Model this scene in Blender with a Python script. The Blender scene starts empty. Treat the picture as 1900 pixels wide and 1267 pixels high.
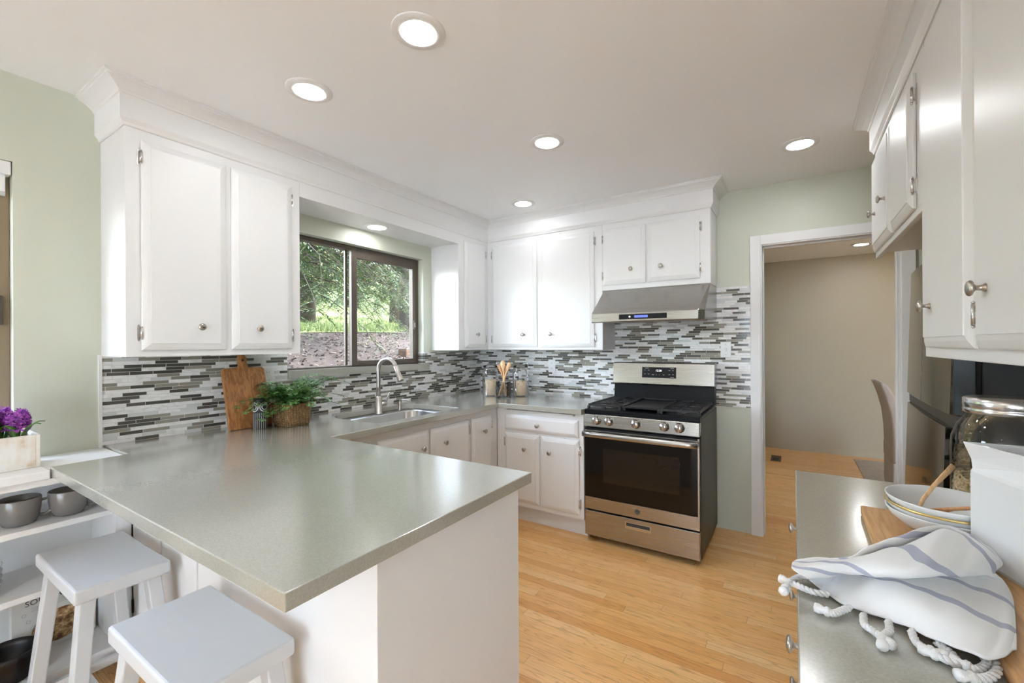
import bpy, bmesh, math, random
from mathutils import Vector, Matrix, Euler
random.seed(7)
S = bpy.context.scene
COL = S.collection
PI = math.pi
R = math.radians

# ------------------------------------------------------------------ camera, sky, sun, exposure
cd = bpy.data.cameras.new('camera'); cam = bpy.data.objects.new('camera', cd); COL.objects.link(cam)
F_PX, CX, CY = 804.7, 967.3, 639.2
cd.sensor_fit = 'HORIZONTAL'; cd.sensor_width = 36.0
cd.lens = F_PX / 1900 * 36.0
cd.shift_x = -(CX - 950) / 1900; cd.shift_y = (CY - 633.5) / 1900
cd.clip_start = 0.02; cd.clip_end = 300
yaw, pitch, roll = -0.5610, 0.0007, -0.0055
fw = Vector((math.sin(yaw) * math.cos(pitch), math.cos(yaw) * math.cos(pitch), math.sin(pitch)))
rt = Vector((math.cos(yaw), -math.sin(yaw), 0)); up = rt.cross(fw)
rt2 = rt * math.cos(roll) + up * math.sin(roll); up2 = rt2.cross(fw)
cam.matrix_world = Matrix(((rt2.x, up2.x, -fw.x, 2.7002), (rt2.y, up2.y, -fw.y, -3.514), (rt2.z, up2.z, -fw.z, 1.3662), (0, 0, 0, 1)))
S.camera = cam
S.view_settings.view_transform = 'Standard'; S.view_settings.look = 'None'
S.view_settings.gamma = 1; S.view_settings.use_curve_mapping = False
S.view_settings.exposure = 2.32
W = bpy.data.worlds.new('sky'); S.world = W; W.use_nodes = True
wn = W.node_tree.nodes; wl = W.node_tree.links
sky = wn.new('ShaderNodeTexSky'); sky.sky_type = 'NISHITA'; sky.sun_disc = False
sky.sun_elevation = R(52); sky.sun_rotation = R(40); sky.air_density = 1.0; sky.dust_density = 1.5
hs = wn.new('ShaderNodeHueSaturation'); hs.inputs['Saturation'].default_value = .6      # thin high cloud: a paler sky
wl.new(sky.outputs[0], hs.inputs['Color']); wl.new(hs.outputs[0], wn['Background'].inputs[0]); wn['Background'].inputs[1].default_value = 1.2
sd = bpy.data.lights.new('sun', 'SUN'); sd.energy = 0.7; sd.angle = R(1.0); sd.color = (1, .95, .86)
sun = bpy.data.objects.new('sun', sd); COL.objects.link(sun)
sun.rotation_euler = (R(38), 0, R(125))     # from high over the house (+x, +y), down onto the hillside
LAMP = 24.0                                  # radiance of the recessed lamp lenses

# ------------------------------------------------------------------ materials
class NT:
    def __init__(s, name):
        s.m = bpy.data.materials.new(name); s.m.use_nodes = True
        s.t = s.m.node_tree; s.t.nodes.clear()
        s.out = s.t.nodes.new('ShaderNodeOutputMaterial')
    def n(s, typ, props=None, **ins):
        nd = s.t.nodes.new('ShaderNode' + typ)
        for k, v in (props or {}).items(): setattr(nd, k, v)
        for k, v in ins.items():
            k = int(k[1:]) if k[0] == '_' and k[1:].isdigit() else k.replace('_', ' ')
            s.set(nd.inputs[k], v)
        return nd
    def set(s, sock, v):
        if hasattr(v, 'bl_idname') and hasattr(v, 'outputs'): v = v.outputs[0]
        if isinstance(v, bpy.types.NodeSocket): s.t.links.new(v, sock)
        else:
            if isinstance(v, tuple) and len(v) == 3 and sock.type == 'RGBA': v = v + (1,)
            sock.default_value = v
    def math(s, op, a, b=0.0, c=0.0): return s.n('Math', {'operation': op}, _0=a, _1=b, _2=c)
    def mix(s, f, a, b):
        nd = s.n('Mix', {'data_type': 'RGBA'}); s.set(nd.inputs[0], f); s.set(nd.inputs[6], a); s.set(nd.inputs[7], b); return nd.outputs[2]
    def ramp(s, f, stops, const=False):
        nd = s.n('ValToRGB'); cr = nd.color_ramp
        if const: cr.interpolation = 'CONSTANT'
        while len(cr.elements) < len(stops): cr.elements.new(0.5)
        for e, (p, c) in zip(cr.elements, stops): e.position = p; e.color = c + (1,)
        s.set(nd.inputs[0], f); return nd.outputs[0]
    def bsdf(s, **k):
        b = s.n('BsdfPrincipled', **k); s.t.links.new(b.outputs[0], s.out.inputs[0]); return b
    def pos(s): return s.n('NewGeometry').outputs['Position']
    def obj(s): return s.n('TexCoord').outputs['Object']
    def scale(s, v, sc): return s.n('VectorMath', {'operation': 'MULTIPLY'}, _0=v, _1=sc).outputs[0]
    def noise(s, v, scale, detail=3.0, rough=.5): return s.n('TexNoise', Vector=v, Scale=scale, Detail=detail, Roughness=rough)
    def bump(s, h, strength=.2, dist=.01): return s.n('Bump', Strength=strength, Distance=dist, Height=h).outputs[0]

def plain(name, col, rough=.5, metal=0.0, var=.04, scale=30, bump=0.0, bscale=200, coat=0.0, spec=.5):
    t = NT(name); p = t.obj()
    f = t.noise(p, scale).outputs[0]
    c = t.mix(f, tuple(x * (1 - var) for x in col), tuple(min(1, x * (1 + var)) for x in col))
    k = dict(Base_Color=c, Roughness=rough, Metallic=metal, Coat_Weight=coat, Specular_IOR_Level=spec)
    if bump: k['Normal'] = t.bump(t.noise(p, bscale).outputs[0], bump, .002)
    t.bsdf(**k); return t.m
def emit(name, col, strength):
    t = NT(name); e = t.n('Emission', Color=col, Strength=strength); t.t.links.new(e.outputs[0], t.out.inputs[0]); return t.m
def thin_glass(name, tint=(.97, .985, .98), ior=1.45, rough=0.0, spec=1.0):
    t = NT(name); tr = t.n('BsdfTransparent', Color=tint); gl = t.n('BsdfGlossy', Roughness=rough)
    f = t.math('MULTIPLY', t.n('Fresnel', IOR=ior), spec)
    mx = t.n('MixShader', _0=f, _1=tr, _2=gl); t.t.links.new(mx.outputs[0], t.out.inputs[0]); return t.m
def brushed(name, col, rough, axis=0, aniso=0.0):
    t = NT(name); p = t.obj()
    sc = [400, 400, 400]; sc[axis] = 4
    nz = t.noise(t.scale(p, tuple(sc)), 1.0, 2.0).outputs[0]
    c = t.mix(nz, tuple(x * .93 for x in col), col)
    r = t.math('MULTIPLY_ADD', nz, .12, rough - .06)
    t.bsdf(Base_Color=c, Metallic=1.0, Roughness=r, Anisotropic=aniso, Normal=t.bump(nz, .04, .001)); return t.m
def wood(name, c1, c2, axis=0, scale=1.0, rough=.45, ring=5.0):
    t = NT(name); p = t.obj()
    sc = [18 * scale] * 3; sc[axis] = 1.6 * scale
    q = t.scale(p, tuple(sc))
    n1 = t.noise(q, 1.0, 4.0, .6).outputs[0]
    n2 = t.noise(t.scale(q, (6, 6, 6)), 1.0, 3.0).outputs[0]
    w = t.math('FRACT', t.math('MULTIPLY', n1, ring))
    w = t.math('PINGPONG', w, .5)
    f = t.math('MULTIPLY_ADD', n2, .5, t.math('MULTIPLY', w, .9))
    t.bsdf(Base_Color=t.ramp(f, [(.15, c1), (.75, c2)]), Roughness=rough, Normal=t.bump(n2, .05, .001)); return t.m

def m_floor():
    t = NT('oak_strip_floor'); sp = t.n('SeparateXYZ', Vector=t.pos())
    x, y = sp.outputs[0], sp.outputs[1]
    ry = t.math('DIVIDE', y, .057); row = t.math('FLOOR', ry); fy = t.math('FRACT', ry)
    w = t.math('MULTIPLY_ADD', row, 17.37, t.math('DIVIDE', x, 1.05))
    vo = t.n('TexVoronoi', {'voronoi_dimensions': '1D'}, W=w, Scale=1.0)
    ve = t.n('TexVoronoi', {'voronoi_dimensions': '1D', 'feature': 'DISTANCE_TO_EDGE'}, W=w, Scale=1.0)
    rnd = t.n('SeparateColor', Color=vo.outputs['Color'])
    off = t.math('MULTIPLY', rnd.outputs[0], 40.0)
    cv = t.n('CombineXYZ', X=t.math('MULTIPLY_ADD', x, 1.3, off), Y=t.math('MULTIPLY_ADD', y, 22.0, off), Z=off)
    n1 = t.noise(cv, 1.0, 2.0, .45).outputs[0]
    ring = t.math('PINGPONG', t.math('MULTIPLY', n1, 15.0), .5)
    line = t.n('MapRange', {'interpolation_type': 'SMOOTHSTEP'}, _0=ring, _1=0.0, _2=.22, _3=1.0, _4=0.0).outputs[0]
    cv2 = t.n('CombineXYZ', X=t.math('MULTIPLY', x, 11.0), Y=t.math('MULTIPLY', y, 480.0), Z=off)
    n2 = t.noise(cv2, 1.0, 3.0).outputs[0]
    pores = t.n('MapRange', {'interpolation_type': 'SMOOTHSTEP'}, _0=n2, _1=.50, _2=.72, _3=0.0, _4=1.0).outputs[0]
    base = t.ramp(rnd.outputs[1], [(0, (.83, .40, .125)), (.2, (.93, .52, .19)), (.8, (.96, .57, .225)), (1, (.97, .64, .30))])
    dark = t.mix(.66, base, (.36, .125, .025))
    f = t.math('MULTIPLY_ADD', pores, .38, t.math('MULTIPLY', line, t.math('MULTIPLY_ADD', n2, .9, .05)))
    c = t.mix(t.math('MINIMUM', f, 1.0), base, dark)
    gap = t.math('MAXIMUM', t.math('LESS_THAN', t.math('PINGPONG', fy, .5), .018), t.math('LESS_THAN', ve.outputs['Distance'], .0012))
    c = t.mix(t.math('MULTIPLY', gap, .45), c, (.24, .09, .03))
    t.bsdf(Base_Color=c, Roughness=t.math('MULTIPLY_ADD', n2, .12, .24), Coat_Weight=.25, Coat_Roughness=.18,
           Normal=t.bump(t.math('SUBTRACT', 1.0, gap), .25, .001)); return t.m
def m_tile(name, axis):
    t = NT(name); sp = t.n('SeparateXYZ', Vector=t.pos()); u, z = sp.outputs[axis], sp.outputs[2]
    rh = .0167
    rz = t.math('DIVIDE', t.math('SUBTRACT', z, .914), rh); row = t.math('FLOOR', rz); fz = t.math('FRACT', rz)
    w = t.math('MULTIPLY_ADD', row, 37.73, t.math('DIVIDE', u, .094))
    vo = t.n('TexVoronoi', {'voronoi_dimensions': '1D'}, W=w, Scale=1.0, Randomness=.72)
    ve = t.n('TexVoronoi', {'voronoi_dimensions': '1D', 'feature': 'DISTANCE_TO_EDGE'}, W=w, Scale=1.0, Randomness=.72)
    rnd = t.n('SeparateColor', Color=vo.outputs['Color'])
    k = rnd.outputs[0]
    marble = t.noise(t.scale(t.pos(), (30, 30, 90)), 1.0, 5.0, .65).outputs[0]
    white = t.ramp(marble, [(.35, (.66, .655, .64)), (.5, (.80, .79, .775)), (.7, (.84, .83, .82))])
    tone = t.ramp(k, [(0, (.078, .074, .062)), (.18, (.105, .10, .083)), (.26, (.30, .285, .235)), (.39, (.255, .24, .195)), (.48, (.62, .635, .625)), (.62, (1, 1, 1))], True)
    ismarble = t.math('GREATER_THAN', k, .62)
    c = t.mix(ismarble, tone, white)
    grout = t.math('MAXIMUM', t.math('LESS_THAN', t.math('PINGPONG', fz, .5), .055), t.math('LESS_THAN', ve.outputs['Distance'], .011))
    c = t.mix(grout, c, (.62, .60, .57))
    rough = t.math('MAXIMUM', t.math('MULTIPLY', grout, .7), t.math('MULTIPLY_ADD', ismarble, .22, .10))
    t.bsdf(Base_Color=c, Roughness=rough, Normal=t.bump(t.math('SUBTRACT', 1.0, grout), .35, .0015)); return t.m
def m_quartz():
    t = NT('grey_green_quartz'); p = t.pos()
    a = t.noise(p, 260.0, 2.0).outputs[0]; b = t.noise(p, 1.8, 2.0).outputs[0]
    c = t.ramp(a, [(.3, (.35, .343, .292)), (.7, (.42, .412, .352))])
    c = t.mix(t.math('MULTIPLY', b, .25), c, (.35, .335, .28))
    t.bsdf(Base_Color=c, Roughness=.2, Specular_IOR_Level=.7, Coat_Weight=1.0, Coat_Roughness=.17, Coat_IOR=1.75); return t.m
def m_wicker():
    t = NT('woven_wicker'); p = t.obj()
    w1 = t.n('TexWave', {'bands_direction': 'Z'}, Vector=p, Scale=42.0, Distortion=2.5, Detail=2.0)
    w2 = t.n('TexWave', {'bands_direction': 'DIAGONAL'}, Vector=t.scale(p, (1, 1, 0)), Scale=34.0, Distortion=1.5)
    h = t.math('MULTIPLY', w1.outputs[1], w2.outputs[1])
    nz = t.noise(p, 60.0).outputs[0]
    c = t.ramp(t.math('MULTIPLY_ADD', nz, .5, t.math('MULTIPLY', h, .7)), [(.12, (.09, .04, .012)), (.45, (.36, .19, .07)), (.85, (.62, .40, .19))])
    t.bsdf(Base_Color=c, Roughness=.7, Normal=t.bump(h, 1.0, .006)); return t.m
def m_island(name, stops, rough=.55, sub=0.0):
    t = NT(name); g = t.n('NewGeometry')
    c = t.ramp(g.outputs['Random Per Island'], stops)
    b = t.n('BsdfPrincipled', Base_Color=c, Roughness=rough)
    if sub:
        tl = t.n('BsdfTranslucent', Color=c); mx = t.n('MixShader', _0=sub, _1=b, _2=tl); t.t.links.new(mx.outputs[0], t.out.inputs[0])
    else: t.t.links.new(b.outputs[0], t.out.inputs[0])
    return t.m
def m_towel():
    t = NT('white_towel_cloth'); uv = t.n('TexCoord').outputs['UV']; sp = t.n('SeparateXYZ', Vector=uv)
    u = sp.outputs[0]
    f = None
    for c0, wd in ((.31, .009), (.405, .009), (10.60, .02), (10.74, .022), (11.06, .024), (11.34, .026), (11.57, .026)):
        k = t.math('LESS_THAN', t.math('ABSOLUTE', t.math('SUBTRACT', u, c0)), wd)
        f = k if f is None else t.math('MAXIMUM', f, k)
    weave = t.noise(t.obj(), 500.0, 2.0).outputs[0]
    c = t.mix(t.math('MULTIPLY', f, .85), (.80, .80, .795), (.34, .36, .47))
    t.bsdf(Base_Color=c, Roughness=.9, Sheen_Weight=.2, Normal=t.bump(weave, .25, .001)); return t.m
def m_bread():
    t = NT('seeded_loaf'); p = t.obj()
    v = t.n('TexVoronoi', Vector=p, Scale=38.0); n = t.noise(p, 90.0, 4.0, .7).outputs[0]
    c = t.ramp(t.math('MULTIPLY_ADD', n, 1.1, t.math('MULTIPLY', v.outputs['Distance'], .45)), [(.55, (.08, .03, .010)), (.75, (.32, .17, .06)), (1.0, (.70, .50, .28))])
    t.bsdf(Base_Color=c, Roughness=.6); return t.m
def m_planter():
    t = NT('whitewashed_wood'); p = t.obj()
    a = t.noise(t.scale(p, (40, 40, 9)), 1.0, 4.0).outputs[0]; b = t.noise(t.scale(p, (8, 8, 22)), 1.0, 3.0).outputs[0]
    f = t.math('MULTIPLY', a, b)
    c = t.ramp(f, [(.18, (.80, .77, .72)), (.30, (.74, .66, .56)), (.42, (.58, .40, .25))])
    t.bsdf(Base_Color=c, Roughness=.7); return t.m
def m_vase():
    t = NT('black_vase_with_white_lines'); p = t.obj(); sp = t.n('SeparateXYZ', Vector=p)
    ang = t.math('ARCTAN2', sp.outputs[1], sp.outputs[0])
    st = t.math('FRACT', t.math('MULTIPLY', ang, 22 / (2 * PI)))
    stripe = t.math('MULTIPLY', t.math('LESS_THAN', st, .22), t.math('LESS_THAN', sp.outputs[2], .088))
    a8 = t.math('SUBTRACT', t.math('FRACT', t.math('MULTIPLY_ADD', ang, 4 / (2 * PI), .18)), .5)
    d = t.math('SQRT', t.math('ADD', t.math('POWER', t.math('MULTIPLY', a8, .0565), 2.0), t.math('POWER', t.math('SUBTRACT', sp.outputs[2], .120), 2.0)))
    r1 = t.math('LESS_THAN', t.math('ABSOLUTE', t.math('SUBTRACT', d, .024)), .0022)
    r2 = t.math('LESS_THAN', t.math('ABSOLUTE', t.math('SUBTRACT', d, .014)), .0022)
    f = t.math('MAXIMUM', stripe, t.math('MAXIMUM', r1, r2))
    t.bsdf(Base_Color=t.mix(f, (.018, .015, .017), (.72, .70, .68)), Roughness=.45); return t.m
def m_ground(name, stops, scale):
    t = NT(name); p = t.pos()
    n = t.noise(p, scale, 5.0, .7).outputs[0]
    t.bsdf(Base_Color=t.ramp(n, stops), Roughness=.95, Normal=t.bump(n, .8, .03)); return t.m

M = {}
M['cab'] = plain('white_cabinet_paint', (.79, .782, .768), .38, var=.012, scale=4)
M['trim'] = plain('white_trim_paint', (.80, .79, .775), .46, var=.012, scale=4)
M['ceil'] = plain('ceiling_paint', (.92, .92, .92), .5, var=.012, scale=2)
M['green'] = plain('sage_green_wall_paint', (.60, .615, .51), .45, var=.02, scale=2)
M['taupe'] = plain('taupe_wall_paint', (.50, .47, .385), .45, var=.02, scale=2)
M['floor'] = m_floor()
M['tileL'] = m_tile('mosaic_tile_window_wall', 1); M['tileB'] = m_tile('mosaic_tile_range_wall', 0)
M['quartz'] = m_quartz()
M['steel'] = brushed('brushed_stainless', (.44, .425, .40), .26, 0)
M['steelv'] = brushed('brushed_stainless_sink', (.40, .39, .375), .25, 1)
M['nickel'] = plain('satin_nickel', (.45, .42, .38), .28, 1.0)
M['chrome'] = plain('hinge_chrome', (.62, .61, .60), .22, 1.0)
M['black'] = plain('black_enamel', (.006, .007, .008), .32, spec=.15)
M['iron'] = plain('cast_iron', (.014, .014, .015), .42, bump=.2, spec=.4)
M['rangeside'] = plain('range_side_grey', (.05, .05, .04), .38, spec=.3)
M['ovenglass'] = plain('oven_glass', (.005, .004, .0035), .06, spec=.35)
M['ovenin'] = plain('oven_inside', (.016, .011, .006), .12, spec=.4)
M['blackplastic'] = plain('black_plastic', (.010, .010, .011), .3, spec=.2)
M['rubber'] = plain('rubber', (.02, .02, .02), .8)
M['bronze'] = plain('bronze_aluminium', (.11, .088, .068), .42, .4)
M['tanframe'] = plain('tan_window_frame', (.26, .20, .125), .5)
M['white'] = plain('white_plastic', (.80, .80, .79), .35)
M['porcelain'] = plain('white_porcelain', (.74, .74, .735), .12, coat=.4, var=.01)
M['gold'] = plain('gold_rim', (.70, .52, .20), .3, .8)
M['bowl'] = plain('pale_bowl', (.74, .74, .73), .25, var=.01)
M['mug'] = plain('grey_glazed_stoneware', (.185, .172, .158), .22, coat=.3)
M['mugin'] = plain('dark_glaze', (.05, .035, .03), .25)
M['stool'] = plain('worn_white_paint', (.62, .63, .64), .42, var=.03, scale=6, bump=.06, bscale=40)
M['wearm'] = plain('chipped_paint', (.20, .19, .18), .8)
M['blackbowl'] = plain('black_stoneware', (.012, .011, .012), .4)
M['glass'] = thin_glass('window_glass', (.985, .99, .985), spec=.2)
M['jar'] = thin_glass('jar_glass', (.978, .985, .982), 1.5)
M['holder'] = thin_glass('holder_glass', (.90, .93, .94), 1.45)
def m_lens(k=1.0):       # the diffuser throws a little more of its light straight down
    t = NT('lamp_lens'); g = t.n('NewGeometry'); d = t.n('VectorMath', {'operation': 'DOT_PRODUCT'}, _0=g.outputs['Normal'], _1=g.outputs['Incoming']).outputs['Value']
    e = t.n('Emission', Color=(.965, .98, 1.0), Strength=t.math('MULTIPLY', t.math('MULTIPLY_ADD', t.math('MAXIMUM', d, 0.0), .2, .8), LAMP * k)); t.t.links.new(e.outputs[0], t.out.inputs[0]); return t.m
M['lens'] = m_lens(); M['softlens'] = m_lens(.5)      # a weaker lamp near the corner and in the soffit
M['hoodlens'] = emit('hood_lamp', (1, .95, .88), .35)
M['blue'] = emit('blue_display', (.20, .26, 1.0), .26); M['digit'] = emit('white_digits', (.9, .95, 1), .5)
M['ink'] = plain('printed_black', (.03, .03, .03), .6); M['mark'] = plain('grey_marking', (.35, .35, .35), .5)
M['acacia'] = wood('acacia_board', (.23, .085, .025), (.50, .225, .075), 2, 1.3, .45)
M['maple'] = wood('maple_board', (.50, .25, .085), (.70, .41, .18), 1, 1.2, .42)
M['spoon'] = wood('spoon_wood', (.62, .36, .16), (.78, .52, .29), 2, 2.0, .5)
M['spoond'] = wood('darker_spoon_wood', (.45, .20, .08), (.60, .30, .13), 2, 2.0, .5)
M['wicker'] = m_wicker()
M['leaf'] = m_island('fern_leaf', [(0, (.03, .095, .02)), (.5, (.085, .235, .055)), (1, (.25, .44, .14))], .4, .2)
M['stem'] = plain('brown_stem', (.10, .06, .03), .7)
M['soil'] = plain('potting_soil', (.03, .02, .014), .95, bump=1)
M['purple'] = m_island('hyacinth_petal', [(0, (.14, .018, .22)), (.5, (.28, .04, .36)), (1, (.50, .13, .52))], .5, .2)
M['hleaf'] = m_island('hyacinth_leaf', [(0, (.05, .14, .02)), (1, (.14, .28, .05))], .4, .1)
M['oat'] = m_island('oat_flakes', [(0, (.38, .25, .14)), (.5, (.62, .48, .32)), (1, (.80, .69, .53))], .8)
M['ring'] = m_island('cereal_rings', [(0, (.62, .42, .20)), (.5, (.76, .56, .32)), (1, (.86, .70, .46))], .75)
M['towel'] = m_towel(); M['cotton'] = plain('white_cotton', (.80, .80, .795), .9, bump=.6, bscale=300)
M['fridge'] = plain('black_stainless', (.155, .142, .126), .07, 1.0, var=.02); M['fridgeside'] = plain('fridge_charcoal', (.022, .019, .017), .4, spec=.3)
M['fridgedark'] = plain('fridge_black_trim', (.012, .012, .012), .3)
M['chair'] = plain('grey_linen', (.52, .49, .475), .9, bump=.4, bscale=400, var=.1, scale=60)
M['rug'] = plain('grey_shag_rug', (.48, .43, .40), .95, var=.3, scale=26, bump=1.0, bscale=60)
M['vent'] = plain('bronze_register', (.14, .10, .065), .4, .7); M['paper'] = plain('book_cover', (.62, .60, .56), .6)
M['planter'] = m_planter(); M['vase'] = m_vase(); M['bread'] = m_bread()
M['needle'] = m_island('conifer_needles', [(0, (.006, .015, .005)), (.45, (.020, .042, .014)), (.85, (.062, .105, .036)), (.93, (.11, .07, .015)), (1, (.15, .19, .07))], .6, .3)
M['bark'] = plain('bark', (.026, .017, .012), .9, var=.3, bump=1, bscale=30)
M['mulch'] = m_ground('mulch', [(.3, (.008, .0045, .003)), (.55, (.024, .0135, .008)), (.75, (.050, .032, .022))], 14.0)
M['chip'] = m_island('bark_chips', [(0, (.007, .0035, .002)), (.5, (.030, .016, .0095)), (.85, (.085, .055, .038)), (1, (.24, .19, .155))], .9)
M['lawn'] = m_ground('lawn', [(.3, (.12, .16, .045)), (.6, (.21, .255, .09)), (.8, (.32, .35, .17))], 9.0)
M['blade'] = m_island('grass_blades', [(0, (.035, .06, .012)), (.6, (.105, .14, .034)), (1, (.23, .25, .10))], .7, .3)
def m_diffuser_sheet():  # translucent sheet added only to soften the rear daylight
    t = NT('added_diffuser'); a = t.n('BsdfTranslucent', Color=(.92, .92, .91)); b = t.n('BsdfTransparent'); mx = t.n('MixShader', _0=.03, _1=a, _2=b); t.t.links.new(mx.outputs[0], t.out.inputs[0]); return t.m
M['diffuser_sheet'] = m_diffuser_sheet()
M['timber'] = plain('weathered_timber', (.055, .03, .016), .9, var=.3, scale=10)

# ------------------------------------------------------------------ mesh helpers
class MB:
    def __init__(s): s.v = []; s.f = []; s.sm = []; s.mi = []; s.cur = 0
    def add(s, vs, fs, smooth=False):
        o = len(s.v); s.v += [tuple(v) for v in vs]
        for f in fs: s.f.append(tuple(i + o for i in f)); s.sm.append(smooth); s.mi.append(s.cur)
        return s
    def box(s, x0, x1, y0, y1, z0, z1):
        x0, x1 = min(x0, x1), max(x0, x1); y0, y1 = min(y0, y1), max(y0, y1); z0, z1 = min(z0, z1), max(z0, z1)
        return s.add([(x, y, z) for z in (z0, z1) for y in (y0, y1) for x in (x0, x1)],
                     [(0, 2, 3, 1), (4, 5, 7, 6), (0, 1, 5, 4), (1, 3, 7, 5), (3, 2, 6, 7), (2, 0, 4, 6)])
    def rings(s, rs, closed=True, cap0=True, cap1=True, smooth=True):
        n = len(rs[0]); vs = [p for r in rs for p in r]; fs = []
        for i in range(len(rs) - 1):
            for j in range(n if closed else n - 1):
                k = (j + 1) % n; fs.append((i * n + j, i * n + k, (i + 1) * n + k, (i + 1) * n + j))
        s.add(vs, fs, smooth)
        o = len(s.v) - len(vs)
        if cap0: s.f.append(tuple(o + j for j in range(n))[::-1]); s.sm.append(False); s.mi.append(s.cur)
        if cap1: s.f.append(tuple(o + (len(rs) - 1) * n + j for j in range(n))); s.sm.append(False); s.mi.append(s.cur)
        return s
    def lathe(s, prof, n=24, c=(0, 0, 0), ax=(0, 0, 1), cap0=True, cap1=True, sx=1.0, sy=1.0):
        ax = Vector(ax).normalized(); a = ax.orthogonal().normalized(); b = ax.cross(a); c = Vector(c)
        if abs(ax.z) > .99: a, b = Vector((1, 0, 0)), Vector((0, ax.z, 0))
        rs = [[c + ax * h + a * (r * sx * math.cos(2 * PI * j / n)) + b * (r * sy * math.sin(2 * PI * j / n)) for j in range(n)] for r, h in prof]
        return s.rings(rs, True, cap0, cap1)
    def tube(s, pts, r, n=8, caps=True):
        pts = [Vector(p) for p in pts]; rr = r if isinstance(r, (list, tuple)) else [r] * len(pts)
        rs = []; a = None
        for i, p in enumerate(pts):
            d = (pts[min(i + 1, len(pts) - 1)] - pts[max(i - 1, 0)]).normalized()
            a = d.orthogonal().normalized() if a is None else (a - d * a.dot(d)).normalized()
            b = d.cross(a); rs.append([p + (a * math.cos(2 * PI * j / n) + b * math.sin(2 * PI * j / n)) * rr[i] for j in range(n)])
        return s.rings(rs, True, caps, caps)
    def beam(s, p, q, w, h, w2=None, h2=None, side=(1, 0, 0)):
        p, q = Vector(p), Vector(q); d = (q - p).normalized(); a = Vector(side); a = (a - d * a.dot(d)).normalized(); b = d.cross(a)
        w2 = w2 or w; h2 = h2 or h
        r = lambda c, w, h: [c + a * (sx * w / 2) + b * (sy * h / 2) for sx, sy in ((-1, -1), (1, -1), (1, 1), (-1, 1))]
        return s.rings([r(p, w, h), r(q, w2, h2)], smooth=False)
    def prism(s, poly, fn, d0, d1):
        return s.rings([[fn(a, b, d0) for a, b in poly], [fn(a, b, d1) for a, b in poly]], smooth=False)
    def build(s, name, mat, parent=None, bevel=0.0, seg=2, local=False, sub=0, thick=0.0):
        me = bpy.data.meshes.new(name); org = Vector((0, 0, 0))
        if parent is not None and not local: org = ORG.get(parent.name, org)
        me.from_pydata([(v[0] - org.x, v[1] - org.y, v[2] - org.z) for v in s.v], [], s.f)
        bm = bmesh.new(); bm.from_mesh(me); bmesh.ops.recalc_face_normals(bm, faces=bm.faces); bm.to_mesh(me); bm.free()
        me.polygons.foreach_set('use_smooth', s.sm)
        for m in (mat if isinstance(mat, (list, tuple)) else [mat]): me.materials.append(M[m] if isinstance(m, str) else m)
        if isinstance(mat, (list, tuple)): me.polygons.foreach_set('material_index', s.mi)
        o = bpy.data.objects.new(name, me); COL.objects.link(o); o.parent = parent
        ORG[o.name] = org
        if thick: k = o.modifiers.new('solid', 'SOLIDIFY'); k.thickness = thick
        if sub: k = o.modifiers.new('sub', 'SUBSURF'); k.levels = sub; k.render_levels = sub
        if bevel:
            k = o.modifiers.new('bev', 'BEVEL'); k.width = bevel; k.segments = seg; k.limit_method = 'ANGLE'; k.angle_limit = R(40)
        return o
ORG = {}
def tag(o, label, cat, group=None, kind=None):
    if label: o['label'] = label
    if cat: o['category'] = cat
    if group: o['group'] = group
    if kind: o['kind'] = kind
    return o
def thing(name, loc, label, cat, group=None, rz=0.0, local=False):
    o = bpy.data.objects.new(name, None); COL.objects.link(o); o.location = loc; o.rotation_euler = (0, 0, rz)
    o.empty_display_size = .1
    ORG[o.name] = Vector((0, 0, 0)) if local else Vector(loc)
    return tag(o, label, cat, group)
def struct(name, mb, mat, label=None, **k):
    return tag(mb.build(name, mat, **k), label, None, None, 'structure')
def copy_tree(o, parent=None):
    c = o.copy(); COL.objects.link(c); c.parent = parent; ORG[c.name] = ORG.get(o.name, Vector((0, 0, 0)))
    for ch in [x for x in bpy.data.objects if x.parent == o]: copy_tree(ch, c)
    return c
def text_mesh(name, body, size, mat, parent, loc, xd, yd, depth=.0006, font_shear=0.0, space=1.0, align='CENTER'):
    cu = bpy.data.curves.new(name, 'FONT'); cu.body = body; cu.size = size; cu.extrude = depth; cu.align_x = align; cu.align_y = 'CENTER'
    cu.shear = font_shear; cu.space_character = space; cu.resolution_u = 3
    to = bpy.data.objects.new('tmp_text', cu); me = bpy.data.meshes.new_from_object(to); bpy.data.objects.remove(to); bpy.data.curves.remove(cu)
    me.name = name; me.materials.clear(); me.materials.append(M[mat])
    xd, yd = Vector(xd).normalized(), Vector(yd).normalized(); zd = xd.cross(yd); org = ORG.get(parent.name, Vector((0, 0, 0))); l = Vector(loc) - org
    me.transform(Matrix(((xd.x, yd.x, zd.x, l.x), (xd.y, yd.y, zd.y, l.y), (xd.z, yd.z, zd.z, l.z), (0, 0, 0, 1))))
    o = bpy.data.objects.new(name, me); COL.objects.link(o); o.parent = parent; ORG[o.name] = org
    return o
def wall_boxes(plane, p0, p1, a0, a1, z0, z1, holes):
    """a wall slab between p0 and p1 along its normal axis, running a0..a1, with rectangular holes (a0,a1,z0,z1)"""
    mb = MB(); As = sorted({a0, a1} | {h[i] for h in holes for i in (0, 1)}); Zs = sorted({z0, z1} | {h[i] for h in holes for i in (2, 3)})
    for i in range(len(As) - 1):
        for j in range(len(Zs) - 1):
            am, zm = (As[i] + As[i + 1]) / 2, (Zs[j] + Zs[j + 1]) / 2
            if any(h[0] < am < h[1] and h[2] < zm < h[3] for h in holes): continue
            if plane == 'x': mb.box(p0, p1, As[i], As[i + 1], Zs[j], Zs[j + 1])
            else: mb.box(As[i], As[i + 1], p0, p1, Zs[j], Zs[j + 1])
    return mb
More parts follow.
